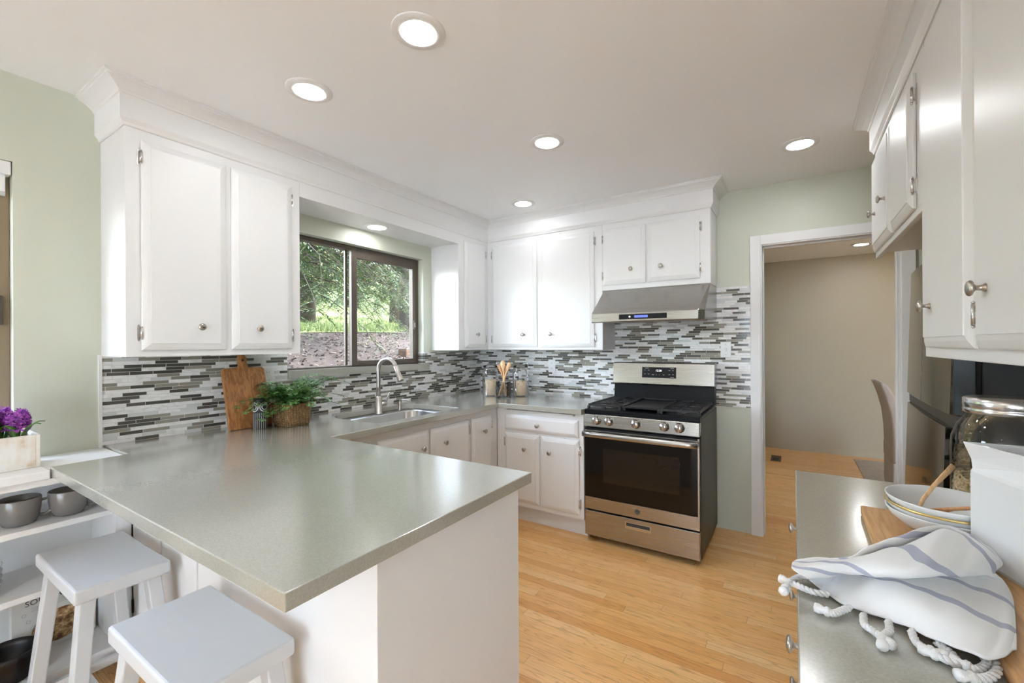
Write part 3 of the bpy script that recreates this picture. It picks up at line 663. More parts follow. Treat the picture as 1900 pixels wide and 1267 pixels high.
# ------------------------------------------------------------------ hood
t = thing('range_hood', (1.83, -.28, 1.52), 'stainless under-cabinet range hood with blue display', 'hood')
hx0, hx1 = 1.446, 2.216
mb = MB()
pa = [(-.0085, 1.786), (-.300, 1.786), (-.548, 1.592), (-.552, 1.586), (-.552, 1.528), (-.545, 1.522), (-.52, 1.522), (-.52, 1.545), (-.0085, 1.545)]
mb.rings([[(hx0 + 0, a, b) for a, b in pa], [(hx1 - .035, a, b) for a, b in pa], [(hx1, a if a > -.28 else -.28 + (a + .28) * .86, b) for a, b in pa]], True, True, True, False)
mb.build('shell', 'steel', t, .003)
o = MB().box(1.655, 1.985, -.5545, -.5515, 1.541, 1.576).build('control_strip', 'blackplastic', t, .001)
MB().box(1.765, 1.858, -.5552, -.5544, 1.550, 1.567).build('blue_display', 'blue', o)
MB().lathe([(.006, 0), (.006, .0008)], 14, (1.732, -.5545, 1.5585), (0, -1, 0)).build('indicator', 'digit', o)
MB().box(1.50, 2.16, -.51, -.06, 1.535, 1.545).build('filter', 'steelv', t)
for xx in (1.56, 1.83, 2.12): MB().lathe([(.026, 0), (.026, .006), (.02, .008), (.0, .008)], 18, (xx, -.47, 1.535), (0, 0, -1), cap1=False).build('lamp', 'hoodlens', t)

# ------------------------------------------------------------------ refrigerator
t = thing('refrigerator', (3.099, -1.655, 0), 'dark stainless refrigerator standing past the end of the right counter', 'refrigerator', rz=R(-2.3), local=True)
# local: x depth to the right, y away from the camera; width .86
mb = MB().box(.085, .72, .008, .872, .03, 1.68); mb.build('body', 'fridgeside', t, .004, local=True)
def fdoor(name, y0, y1, z0, z1, rl, rh):
    n = 12; prof = []
    ys = [y0 + (y1 - y0) * i / n for i in range(n + 1)]
    face = []
    for y in ys:
        bulge = .012 * (1 - ((y - .44) / .44) ** 2)
        d0 = (y - y0) / .03; d1 = (y1 - y) / .03
        rn = (.022 * (1 - min(1, d0)) ** 2 if rl else 0) + (.022 * (1 - min(1, d1)) ** 2 if rh else 0)
        face.append(.012 - bulge + rn)
    lean = lambda z: .030 * (z - .85)
    rs = [[(f + lean(z), y, z) for f, y in zip(face, ys)] + [(.072, ys[-1], z), (.072, ys[0], z)] for z in (z0, z1)]
    return MB().rings(rs, True, True, True, False).build(name, 'fridge', t, .003, local=True)
o = fdoor('door', .002, .436, 1.135, 1.69, True, False); o2 = fdoor('door', .444, .878, 1.135, 1.69, False, True)
MB().box(.020, .070, -.0045, .0015, 1.14, 1.69).build('edge_strip', 'fridgedark', o, .002, local=True)
for z0, z1 in ((.62, 1.092), (.06, .60)):
    o = fdoor('drawer', .002, .878, z0, z1, True, True)
    MB().box(.030, .072, .012, .868, z1, z1 + (.043 if z1 > 1 else .02)).build('handle_recess', 'fridgedark', o, local=True)
MB().box(.074, .084, .012, .868, .05, 1.68).build('gasket', 'rubber', t, local=True)
for yy in (.06, .82):
    for xx in (.14, .66): MB().lathe([(.02, 0), (.02, .03)], 12, (xx, yy, 0)).build('foot', 'rubber', t, local=True)

# ------------------------------------------------------------------ ceiling lamps
def downlight(loc, label, r=.095, lr=.66, lens='lens'):
    t = thing('recessed_light', loc, label, 'ceiling light', 'recessed ceiling lights', local=True)
    MB().lathe([(r, 0), (r, -.002), (r - .003, -.004), (r * .80, -.0065), (r * .68, -.0075), (r * .665, -.004), (r * .665, 0)], 40, (0, 0, 0), cap0=False, cap1=False).build('trim_ring', 'trim', t, local=True)
    MB().lathe([(r * lr, -.002), (r * (lr - .06), -.0055), (r * .4, -.0075), (.001, -.008)], 32, (0, 0, 0), cap0=False, cap1=True).build('lens', lens, t, local=True)
    return t
for p, l in (((1.570, -2.395, ZC), 'recessed ceiling light nearest the camera, largest in view'), ((.905, -2.395, ZC), 'recessed ceiling light nearest the cabinet left of the window'),
             ((1.550, -1.405, ZC), 'recessed ceiling light in the middle of the kitchen ceiling'), ((2.735, -.615, ZC), 'recessed ceiling light between the doorway and the right cabinets'),
             ((.890, -.595, ZC), 'recessed ceiling light near the corner cabinets'), ((.155, -1.415, 2.2245), 'recessed light in the soffit over the kitchen window'),
             ((3.320, 2.388, 2.4295), 'recessed ceiling light in the room beyond the doorway')): downlight(p, l, lens='softlens' if p[0] < .9 and p[1] > -1.5 else 'lens')
for p in ((1.55, -4.6, ZC), (3.9, -5.4, ZC), (1.4, -6.4, ZC), (4.6, -6.8, ZC)): downlight(p, 'unseen recessed light added behind the camera for fill')  # unseen lamps added to fill the space with light
for p in ((4.2, 1.5, 2.4295),): downlight(p, 'unseen recessed light added to brighten the room beyond the doorway')  # extra lamp out of view, added to lift the far room's brightness

# ------------------------------------------------------------------ wall plates
def plate(c, face, label, kind):
    t = thing(kind, c, label, 'wall plate'); F = face
    a0, z0 = (c[0] if F.k == 'y-' else c[1]), c[2]
    mb = MB(); F.slab(mb, a0 - .036, a0 + .036, z0 - .058, z0 + .058, 0, .005); mb.build('plate', 'white', t, .002)
    if kind == 'outlet':
        for dz in (-.024, .024):
            mb = MB(); F.slab(mb, a0 - .016, a0 + .016, z0 + dz - .014, z0 + dz + .014, .005, .0065); o = mb.build('receptacle', 'white', t, .002)
            mb = MB()
            for da in (-.006, .006): F.slab(mb, a0 + da - .001, a0 + da + .001, z0 + dz - .002, z0 + dz + .008, .0065, .0069)
            mb.build('slot', 'ink', o)
    else:
        mb = MB(); F.slab(mb, a0 - .006, a0 + .006, z0 - .012, z0 + .012, .005, .014); mb.build('toggle', 'white', t, .002)
        for dz in (-.038, .038): mb = MB(); F.slab(mb, a0 - .003, a0 + .003, z0 + dz - .003, z0 + dz + .003, .005, .0062); mb.build('screw', 'nickel', t)
    return t
plate((2.276, -.008, 1.322), Face('y-', -.008), 'white switch plate on the tile right of the range', 'light_switch')
plate((.827, -.008, 1.172), Face('y-', -.008), 'white outlet on the tile behind the grain jars', 'outlet')
plate((.008, -2.112, 1.182), Face('x+', .008), 'white outlet half hidden behind the leaning wood board', 'outlet')
t = thing('floor_register', (2.515, 2.45, 0), 'small metal floor vent in the room beyond the doorway', 'floor vent')
MB().box(2.463, 2.567, 2.31, 2.60, 0, .005).build('grille', 'vent', t, .001)
MB().box(2.485, 2.545, 2.34, 2.46, .005, .0056).build('opening', 'ink', t)

# ------------------------------------------------------------------ bookshelf under the ledge, left
t = thing('built_in_shelf', (.16, -3.9, 0), 'white built-in shelf under the ledge beside the stools', 'shelf')
Y0S, Y1S = -5.2, -2.89; xf = .324
mb = MB().box(.001, xf + .014, Y0S, -3.077, .872, .9055).box(.001, .310, -3.077, -2.847, .879, .9055)
mb.build('ledge', 'trim', t, .004)
MB().box(xf - .02, xf, Y0S, -2.852, .848, .872).build('apron', 'trim', t)
for z0, z1 in ((.678, .700), (.438, .460), (.103, .138)): MB().box(.012, xf, Y0S + .02, Y1S, z0, z1).build('shelf_board', 'trim', t, .002)
MB().box(.001, .011, Y0S, Y1S, .05, .872).build('back_panel', 'trim', t)
MB().box(.012, xf, Y1S, -2.84, .10, .87).build('side_panel', 'trim', t); MB().box(.012, xf, Y0S, Y0S + .02, .10, .87).build('side_panel', 'trim', t)
for za, zb in ((.138, .438), (.46, .678)): MB().box(.012, xf, -4.05, -4.03, za, zb).build('divider', 'trim', t)
MB().box(.012, .19, Y0S, -2.85, 0, .103).build('toe_kick', 'trim', t)

# mugs
def make_mug(loc, rz, label, sx=1.0):
    t = thing('mug', loc, label, 'mug', 'grey mugs on the shelf', rz, True)
    MB().lathe([(.034, 0), (.044, .004), (.053, .028), (.0575, .060), (.0585, .096), (.0565, .099), (.0545, .096), (.053, .060), (.048, .03), (.038, .010), (.0, .008)], 36, cap1=False).build('cup', 'mug', t, local=True)
    MB().lathe([(.0528, .06), (.0475, .03), (.037, .0112), (.0, .0092)], 36, cap0=False, cap1=False).build('glaze_inside', 'mugin', t, local=True)
    MB().tube([(.056, 0, .078), (.074, 0, .081), (.090, 0, .070), (.093, 0, .050), (.084, 0, .032), (.066, 0, .022), (.048, 0, .024)], .0055, 10).build('handle', 'mug', t, local=True)
    return t
make_mug((.222, -3.138, .7005), R(78), 'large grey mug at the left end of the shelf row')
make_mug((.232, -3.008, .7005), R(72), 'large grey mug tucked under the counter overhang')
# stack of small bowls just inside the frame
for k in range(4):
    prof = [(.03, 0), (.05, .008), (.066, .028), (.072, .046), (.070, .047), (.064, .028), (.048, .012), (.0, .010)]
    o = MB().lathe(prof, 32, (.215, -3.250, .4605 + k * .022), cap1=False).build('small_bowl', 'porcelain')
    tag(o, ['lowest', 'second from lowest', 'second from top', 'topmost'][k] + ' of the four white bowls stacked on the middle shelf', 'bowl', 'bowls stacked on the middle shelf')
# fluted black bowl
mb = MB(); rs = []
for r, z in ((.052, 0), (.060, .004), (.074, .05), (.082, .088), (.086, .108), (.081, .109), (.076, .088), (.066, .04), (.04, .012), (.001, .010)):
    n = 96; rs.append([((r + (.0045 * math.cos(PI * j) if .003 < z < .095 and r > .055 and len(rs) < 5 else 0)) * math.cos(2 * PI * j / n), (r + (.0045 * math.cos(PI * j) if .003 < z < .095 and r > .055 and len(rs) < 5 else 0)) * math.sin(2 * PI * j / n), z) for j in range(n)])
mb.rings(rs, True, True, True, True); o = mb.build('fluted_bowl', 'blackbowl'); o.location = (.234, -3.172, .1385)
tag(o, 'black fluted bowl on the lowest shelf behind the stool leg', 'bowl')
# book standing on the lowest shelf
t = thing('cookbook', (.095, -3.022, .1385), 'pale cookbook with a bread picture standing on the lowest shelf', 'book', rz=R(4), local=True)
tilt = R(0)
MB().box(-.014, .012, -.118, .118, .002, .268).build('pages', 'paper', t, local=True)
o = MB().box(.012, .015, -.122, .122, 0, .272).box(-.017, -.014, -.122, .122, 0, .272).box(-.014, .012, -.122, -.119, 0, .272).build('cover', 'paper', t, local=True)
text_mesh('title', 'SOURDOUGH', .029, 'ink', o, (.0152, .004, .206), (0, 1, 0), (0, 0, 1), .0003, 0, 1.0)
mb = MB()
for z in (.184, .177, .170): mb.box(.015, .0154, -.07, .07, z, z + .0018)
mb.box(.015, .0154, -.105, .105, .228, .2295)
mb.build('subtitle_lines', 'mark', o, local=True)
mb = MB(); rs = [[(.0156, .012 + .082 * k * math.cos(2 * PI * j / 40), .082 + .066 * k * math.sin(2 * PI * j / 40)) for j in range(40)] for k in (1.0, .01)]
mb.rings(rs, True, False, True, False).build('bread_picture', 'bread', o, local=True)
mb = MB()
for k in range(3):
    for s_ in (-1, 1): mb.tube([(.0154, -.09 + .012 * k + .006 * s_ * math.cos(a * .5), .165 - .03 * k + .006 * math.sin(a * .5)) for a in range(13)], .0007, 5)
mb.build('scroll_ornament', 'mark', o, local=True)

# planter with hyacinths on the ledge
t = thing('planter_box', (.155, -3.22, .906), 'whitewashed wooden planter box on the ledge, full of purple hyacinths', 'planter', local=True)
mb = MB().box(-.075, .075, -.136, -.124, 0, .125).box(-.075, .075, .124, .136, 0, .125).box(-.075, -.063, -.124, .124, 0, .125).box(.063, .075, -.124, .124, 0, .125).box(-.063, .063, -.124, .124, 0, .012)
mb.build('box', 'planter', t, .0015, local=True)
MB().box(-.062, .062, -.123, .123, .09, .108).build('soil', 'soil', t, local=True)
def hyacinth(x, y, h, label):
    t = thing('hyacinth', (.155 + x, -3.22 + y, .906 + .108), label, 'flower', 'hyacinths in the planter box', local=True)
    MB().tube([(0, 0, -.004), (.002, .001, h * .5), (0, 0, h)], [.006, .005, .003], 8).build('stem', 'hleaf', t, local=True)
    mb = MB(); rnd = random.Random(int(x * 1e4) + 5)
    for k in range(46):
        z = h * (.42 + .60 * k / 46); a = k * 2.4; rr = .026 * (1 - .45 * max(0, (k - 26) / 20)); c = Vector((rr * math.cos(a), rr * math.sin(a), z)); out = Vector((math.cos(a), math.sin(a), rnd.uniform(-.2, .45))).normalized()
        u = out.orthogonal().normalized(); v = out.cross(u)
        mb.tube([c * .55 + Vector((0, 0, z * .45)), c], [.003, .005], 5)
        for p in range(6):
            q = 2 * PI * p / 6 + rnd.random(); d = u * math.cos(q) + v * math.sin(q); w = out.cross(d)
            b = c + out * .002; m_ = b + d * .010 + out * .007; e = b + d * .018 + out * rnd.uniform(-.001, .005)
            mb.add([b - w * .002, b + w * .002, m_ + w * .0035, e, m_ - w * .0035], [(0, 1, 2, 3, 4)])
    mb.build('blossom', 'purple', t, local=True)
    for k in range(5):
        a = k * 1.3 + x * 60; mb = MB(); rs = []
        for i in range(7):
            f = i / 6; r = .012 + .035 * f + .03 * f * f; w = .011 * math.sin(PI * (.15 + .85 * f)) + .0005; c = Vector((r * math.cos(a), r * math.sin(a), .11 * f - .05 * f ** 3)); s_ = Vector((-math.sin(a), math.cos(a), 0))
            rs.append([c - s_ * w, c + Vector((0, 0, -.003)), c + s_ * w, c + Vector((0, 0, .001))])
        mb.rings(rs, True).build('leaf', 'hleaf', t, local=True)
for x, y, h, l in ((.030, .085, .105, 'short purple hyacinth at the right end of the planter'), (.02, .005, .148, 'tall purple hyacinth standing second from the right in the planter'),
                   (-.025, .05, .115, 'purple hyacinth at the back of the planter against the wall'), (.02, -.075, .125, 'purple hyacinth at the left end of the planter')): hyacinth(x, y, h, l)

# ------------------------------------------------------------------ stools
ZS = .617
t = thing('bar_stool', (.60, -3.0, 0), 'white wooden stool nearest the shelf, under the counter corner', 'stool', 'white stools at the peninsula', local=True)
mb = MB(); nx = 12; rs = []
L, Wd = .236, .122
for i in range(nx + 1):
    x = -L + 2 * L * i / nx; dip = .004 * (1 - (x / L) ** 2)
    rs.append([(x, -Wd, ZS - .046), (x, Wd, ZS - .046), (x, Wd, ZS - dip * .2), (x, 0, ZS - dip), (x, -Wd, ZS - dip * .2)])
mb.rings(rs, True, True, True, False).build('seat', 'stool', t, .008, 3, local=True)
for sx_ in (-1, 1):
    for sy_ in (-1, 1):
        MB().beam((sx_ * .185, sy_ * .083, ZS - .045), (sx_ * .245, sy_ * .135, 0), .046, .040, .046, .040).build('leg', 'stool', t, .004, local=True)
MB().beam((-.232, -.112, .11), (-.232, .112, .11), .022, .03).build('rung', 'stool', t, .002, local=True); MB().beam((.232, -.112, .11), (.232, .112, .11), .022, .03).build('rung', 'stool', t, .002, local=True)
MB().beam((-.221, 0, .11), (.221, 0, .11), .022, .03, side=(0, 1, 0)).build('rung', 'stool', t, .002, local=True)
st2 = copy_tree(t); st2.location = (1.372, -3.0, 0); st2['label'] = 'white wooden stool with chipped seat edge, in front of the peninsula panel'

# ------------------------------------------------------------------ left counter objects
CT = .9145
t = thing('cutting_board', (.10, -2.275, CT), 'dark wooden cutting board with a handle leaning on the tile', 'cutting board', local=True)
w2 = .113; pts2 = [(-w2, 0), (w2, 0), (w2 - .002, .33), (w2 - .012, .342), (.030, .345), (.022, .36), (.022, .405), (.012, .42), (-.012, .42), (-.022, .405), (-.022, .36), (-.030, .345), (-w2 + .012, .342), (-w2 + .002, .33)]
lean = math.atan2(.112, .40)
def bl(a, b, d): return (.052 - b * math.sin(lean) + d * math.cos(lean), a, b * math.cos(lean) + d * math.sin(lean))
MB().prism(pts2, bl, -.010, .010).build('board', 'acacia', t, .003, local=True)
MB().lathe([(.007, 0), (.007, .0012)], 14, bl(0, .385, .0098), (math.cos(lean), 0, math.sin(lean))).build('hanging_hole', 'ink', t, local=True)
o = MB().lathe([(.033, 0), (.036, .003), (.036, .148), (.034, .158), (.034, .163), (.031, .163), (.031, .15), (.031, .02), (.0, .018)], 40, cap1=False).build('patterned_vase', 'vase'); o.location = (.205, -2.255, CT); o.rotation_euler.z = R(-20)
tag(o, 'black cylinder vase with white rings and stripes beside the basket', 'vase')
# wicker basket
t = thing('wicker_basket', (.250, -2.105, CT), 'brown wicker basket holding a fern on the counter', 'basket', rz=R(6), local=True)
mb = MB(); rs = []
for z, a, b in ((0, .078, .060), (.03, .083, .065), (.09, .088, .070), (.118, .090, .073), (.126, .091, .074), (.124, .083, .066), (.09, .080, .062), (.03, .074, .056)): rs.append([(x, y, z) for x, y in rrect(-a, a, -b, b, (.016,) * 4, 4)])
mb.rings(rs, True, True, True, True).build('woven_body', 'wicker', t, local=True)
mb = MB(); lp = [(x, y, .124) for x, y in rrect(-.087, .087, -.070, .070, (.018,) * 4, 6)]
mb.tube(lp + [lp[0]], .006, 8, False).build('rim', 'wicker', t, local=True)
MB().box(-.078, .078, -.060, .060, .10, .112).build('soil', 'soil', t, local=True)
def fern(t, base, n, length, seed, dirs=None):
    rnd = random.Random(seed); leaves = MB(); stems = MB()
    for k in range(n):
        if dirs and k < len(dirs): az, ln, rise = dirs[k]
        else: az = rnd.uniform(0, 2 * PI); ln = length * rnd.uniform(.55, 1.0); rise = rnd.uniform(.55, 1.5)
        b = Vector(base) + Vector((rnd.uniform(-.05, .05), rnd.uniform(-.04, .04), 0)); d = Vector((math.cos(az), math.sin(az), 0)); P = []
        for i in range(10):
            f = i / 9; P.append(b + d * (ln * (.15 * f + .85 * f ** 1.3)) + Vector((0, 0, ln * rise * 1.05 * f - ln * (.28 + .38 * rise) * f ** 2.6)) + Vector((rnd.uniform(-1, 1), rnd.uniform(-1, 1), rnd.uniform(-1, 1))) * .003)
        if min(p.x for p in P) < -.19: P = [Vector((max(p.x, -.19), p.y, p.z)) for p in P]
        stems.tube(P, [.0016] * 9 + [.0006], 4)
        for i in range(2, 10):
            f = i / 9; tdir = (P[i] - P[i - 1]).normalized(); side = tdir.cross(Vector((0, 0, 1))).normalized(); upv = side.cross(tdir)
            pl = ln * .30 * (1.15 - f) + .010
            for s_ in (-1, 1):
                pd = (side * s_ + tdir * .55 + upv * rnd.uniform(-.3, .25)).normalized()
                m = 4 if pl > .03 else 3
                for q in range(m):
                    c = P[i] + pd * pl * (q + .35) / m
                    for s2 in (-1, 1):
                        ld = (pd * .7 + pd.cross(upv) * s2 * .8 + upv * rnd.uniform(-.35, .35)).normalized(); lw = ld.cross(upv).normalized(); ll = .0175 * rnd.uniform(.7, 1.2); w = .0050
                        if c.x + base[0] * 0 < -.215: continue
                        leaves.add([c, c + ld * ll * .5 + lw * w, c + ld * ll, c + ld * ll * .5 - lw * w], [(0, 1, 2, 3)])
    return leaves, stems
t = thing('potted_fern', (.250, -2.105, CT + .112), 'feathery green fern growing in the wicker basket', 'plant', local=True)
dirs = [(R(82), .37, .42), (R(74), .30, .95), (R(95), .27, .60), (R(-95), .27, .55), (R(-80), .25, .42), (R(-65), .22, .12), (R(66), .27, .25), (R(110), .22, 1.2), (R(88), .24, 1.35), (R(-50), .20, .5)]
lv, stm = fern(t, (0, 0, 0), 64, .195, 3, dirs)
lv.build('foliage', 'leaf', t, local=True); stm.build('stems', 'stem', t, local=True)

# ------------------------------------------------------------------ corner jars and utensils
def grain_jar(loc, label, seed, fill, grp):
    t = thing('glass_jar', loc, label, 'jar', 'grain jars in the corner', local=True)
    MB().lathe([(.066, 0), (.072, .006), (.072, .205), (.066, .225), (.060, .235), (.060, .245), (.062, .250)], 32, cap1=False).build('glass_body', 'jar', t, local=True)
    o = MB().lathe([(.064, .252), (.066, .256), (.062, .268), (.035, .276), (.0, .278)], 32, cap0=True, cap1=False).build('lid', 'jar', t, local=True)
    mb = MB(); mb.tube([(.063, .0, .240), (.078, 0, .262), (.070, 0, .290), (.03, 0, .285), (.0, 0, .280)], .0022, 6)
    mb.tube([(.063 * math.cos(a * PI / 12), .063 * math.sin(a * PI / 12), .240) for a in range(25)], .0018, 6, False)
    mb.build('wire_bail', 'chrome', t, local=True)
    r = .0685; c = tag(MB().lathe([(.062, .007), (r, .012), (r, fill), (r * .6, fill + .004), (.0, fill + .006)], 32, cap1=False).build('oats', 'oat'), 'heaped oats inside the ' + grp, 'food', None, 'stuff')
    c.location = loc
    rnd = random.Random(seed); mb = MB()
    for k in range(900):
        a = rnd.uniform(0, 2 * PI)
        if k < 720: p = Vector((r * math.cos(a), r * math.sin(a), rnd.uniform(.012, fill)))
        else: q = r * math.sqrt(rnd.random()); p = Vector((q * math.cos(a), q * math.sin(a), fill + .005))
        m = Matrix.Rotation(rnd.uniform(0, 6), 3, (rnd.random(), rnd.random(), rnd.random() + .1)); s_ = rnd.uniform(.0035, .0055)
        vs = [p + m @ Vector(v) * s_ for v in ((1, 0, 0), (-1, 0, 0), (0, .7, 0), (0, -.7, 0), (0, 0, .35), (0, 0, -.35))]
        vs = [v if math.hypot(v.x, v.y) < .0712 else Vector((v.x * .0712 / math.hypot(v.x, v.y), v.y * .0712 / math.hypot(v.x, v.y), v.z)) for v in vs]
        mb.add(vs, [(0, 2, 4), (2, 1, 4), (1, 3, 4), (3, 0, 4), (2, 0, 5), (1, 2, 5), (3, 1, 5), (0, 3, 5)])
    k = mb.build('oat_flakes', 'oat', c, local=True); k['kind'] = 'stuff'
grain_jar((.398, -.372, CT), 'glass clip-top jar of oats behind the wooden spoons, nearest the corner', 1, .135, 'jar nearest the corner')
grain_jar((.648, -.262, CT), 'glass clip-top jar of oats to the right of the wooden spoons', 2, .125, 'jar right of the spoons')
t = thing('glass_holder', (.585, -.440, CT), 'square glass holder standing between the two oat jars', 'utensil holder', rz=R(15), local=True)
mb = MB(); rs = [[(x, y, z) for x, y in rrect(-a, a, -a, a, (.012,) * 4, 4)] for z, a in ((.0, .048), (.004, .052), (.138, .053), (.138, .049), (.014, .047))]
mb.rings(rs, True, True, True, False).build('vessel', 'holder', t, local=True)
def utensil(p, q, mat, label, w, head=.075, flat=.006):
    p, q = Vector(p), Vector(q); d = (q - p).normalized(); L_ = (q - p).length; c0 = Vector((.585, -.44, CT)); t = thing('wooden_spoon', c0 + p, label, 'utensil', 'wooden utensils in the glass holder', local=True)
    mb = MB(); rs = []; vdir = Vector((.53, -.85, 0)); s_ = d.cross(vdir).normalized(); n_ = s_.cross(d)
    for i in range(17):
        f = i / 16; h = f * L_; hf = (h - (L_ - head)) / head
        ww = .0068 if hf < 0 else .0068 + (w - .0068) * min(1, math.sin(PI * min(.62, hf * .5 + .08)) * 1.02) * (1 if hf < .75 else math.sqrt(max(.02, 1 - ((hf - .75) / .26) ** 2)))
        th = .0062 if hf < 0 else .0062 - .002 * hf; c = d * h
        rs.append([c + s_ * ww * math.cos(2 * PI * j / 10) + n_ * th * math.sin(2 * PI * j / 10) for j in range(10)])
    mb.rings(rs).build('spoon_body', mat, t, local=True)
utensil((-.038, -.020, .016), (.060, .010, .300), 'spoon', 'pale wooden spoon leaning to the right in the glass holder', .019)
utensil((.032, -.020, .016), (-.016, .012, .315), 'spoon', 'pale wooden spoon with the rounded head standing highest in the holder', .022)
utensil((.038, .006, .016), (-.052, .014, .285), 'spoond', 'reddish wooden spatula leaning to the left in the holder', .019)
utensil((-.035, .018, .016), (.018, .030, .272), 'spoond', 'darker wooden spoon behind the pale ones in the holder', .019)

# ------------------------------------------------------------------ right counter objects
t = thing('serving_board', (3.0, -2.3, CT), 'thick pale wooden paddle board under the bowls and pitcher', 'cutting board')
pts = [(2.845, -2.45), (2.935, -2.52), (2.942, -2.95), (3.05, -2.95), (3.055, -2.52), (3.16, -2.45), (3.155, -2.235), (2.975, -2.066), (2.847, -2.066)]
MB().prism(pts, lambda a, b, d: (a, b, d), CT, .938).build('board', 'maple', t, .004)
BT = .9385
def bowl(z, gold, label, tilt=(0, 0)):
    t = thing('cereal_bowl', (2.985, -2.193, z), label, 'bowl', 'bowls stacked on the board', local=True); t.rotation_euler = (R(tilt[0]), R(tilt[1]), 0)
    MB().lathe([(.045, 0), (.048, .003), (.075, .015), (.095, .032), (.1045, .048), (.1045, .0505), (.1015, .0505), (.092, .033), (.072, .018), (.03, .008), (.0, .0075)], 48, cap1=False).build('bowl_body', 'bowl', t, local=True)
    if gold: MB().lathe([(.1044, .046), (.1058, .0485), (.1045, .0515), (.1015, .0510)], 48, cap0=False, cap1=False).build('gold_rim', 'gold', t, local=True)
bowl(BT + .0005, False, 'pale bowl at the bottom of the stack on the board')
bowl(BT + .0140, True, 'gold-rimmed bowl in the middle of the stack on the board')
bowl(BT + .0280, False, 'pale bowl on top of the stack holding a wooden spoon')
def stick(pts, r, mat, label, name='wooden_spoon'):
    mb = MB(); P = [Vector(p) for p in pts]; rs = []
    for i, p in enumerate(P):
        d = (P[min(i + 1, len(P) - 1)] - P[max(0, i - 1)]).normalized(); s_ = d.cross(Vector((.53, -.85, .2))).normalized(); n_ = s_.cross(d)
        rs.append([p + s_ * r[i] * math.cos(2 * PI * j / 10) + n_ * .0028 * math.sin(2 * PI * j / 10) for j in range(10)])
    return tag(mb.rings(rs).build(name, mat), label, 'utensil')
stick([(2.930, -2.232, .990), (2.946, -2.20, 1.012), (2.972, -2.168, 1.040), (2.996, -2.145, 1.064), (3.012, -2.13, 1.080)], [.004, .0045, .005, .0065, .0075], 'spoon', 'orange wooden spoon handle sticking up from the top bowl')
stick([(2.955, -2.215, .9885), (2.962, -2.222, .995), (2.985, -2.245, 1.012), (3.005, -2.265, 1.024), (3.030, -2.29, 1.034)], [.010, .011, .005, .0045, .005], 'spoond', 'brown wooden spoon lying in the top bowl toward the pitcher')

# pitcher: square, faceted
t = thing('pitcher', (3.06, -2.35, BT), 'white square faceted ceramic pitcher on the board', 'pitcher', local=True)
ud = Vector((.30, -.954)).normalized(); vd = Vector((-ud.y, ud.x))     # ud along the visible face toward the camera, vd into the depth
A0 = Vector((2.997 - 3.06, -2.305 + 2.35))
def sq(s0, s1, w, z, off=(0, 0, 0, 0)):
    c = [A0 + ud * s0 + vd * s0, A0 + ud * s1 + vd * s0, A0 + ud * s1 + vd * s1, A0 + ud * s0 + vd * s1]
    return [(p.x, p.y, z + o) for p, o in zip(c, off)]
W_ = .125
rs = [sq(.004, W_ - .004, 0, 0), sq(0, W_, 0, .008), sq(0, W_, 0, .172), sq(.002, W_ - .002, 0, .178), sq(.016, W_ - .016, 0, .200), sq(.012, W_ - .012, 0, .226, (0, .002, .0, .0)),
      sq(.018, W_ - .018, 0, .225, (0, .002, .0, .0)), sq(.024, W_ - .024, 0, .198), sq(.010, W_ - .010, 0, .17), sq(.010, W_ - .010, 0, .02)]
mb = MB()
for i in (5, 6):      # one rim corner is drawn out into the spout
    k = .010 if i == 5 else .003; q = A0 - ud * k * .3 - vd * k; rs[i][0] = (q.x, q.y, .229)
rs[4][0] = (A0.x + .001, A0.y - .001, .196); rs[7][0] = (A0.x + .009, A0.y - .001, .196)
mb.rings(rs, True, True, True, False).build('body', 'porcelain', t, .004, 3, local=True)
h0 = A0 + ud * (W_ + .0) + vd * (W_ * .5)
MB().tube([(h0.x - .004 * ud.x, h0.y - .004 * ud.y, .185), (h0.x + .03 * ud.x, h0.y + .03 * ud.y, .19), (h0.x + .045 * ud.x, h0.y + .045 * ud.y, .15), (h0.x + .042 * ud.x, h0.y + .042 * ud.y, .09), (h0.x - .004 * ud.x, h0.y - .004 * ud.y, .055)], .009, 10).build('handle', 'porcelain', t, local=True)

# big cereal jar
JL = Vector((3.130, -2.035, CT))
t = thing('cereal_jar', JL, 'large clear glass jar with metal lid, part filled with cereal rings', 'jar', local=True)
MB().lathe([(.085, 0), (.098, .006), (.101, .02), (.101, .195), (.099, .222), (.090, .250), (.078, .268), (.0735, .275), (.0735, .300)], 48, cap1=False).build('glass_body', 'jar', t, local=True)
o = MB().lathe([(.0755, .282), (.0785, .283), (.0785, .293), (.0770, .295), (.0785, .297), (.0785, .316), (.075, .319), (.0, .319)], 48, cap0=False, cap1=False).build('lid', 'chrome', t, local=True)
mb = MB(); rnd = random.Random(11)
def torus(mb, c, m, R_=.0062, r=.0026, n=9, k=6):
    rs = []
    for i in range(n):
        a = 2 * PI * i / n; rs.append([c + m @ Vector(((R_ + r * math.cos(2 * PI * j / k)) * math.cos(a), (R_ + r * math.cos(2 * PI * j / k)) * math.sin(a), r * math.sin(2 * PI * j / k))) for j in range(k)])
    vs = [p for q in rs for p in q]; mb.add(vs, [(i * k + j, ((i + 1) % n) * k + j, ((i + 1) % n) * k + (j + 1) % k, i * k + (j + 1) % k) for i in range(n) for j in range(k)], True)
H = .125
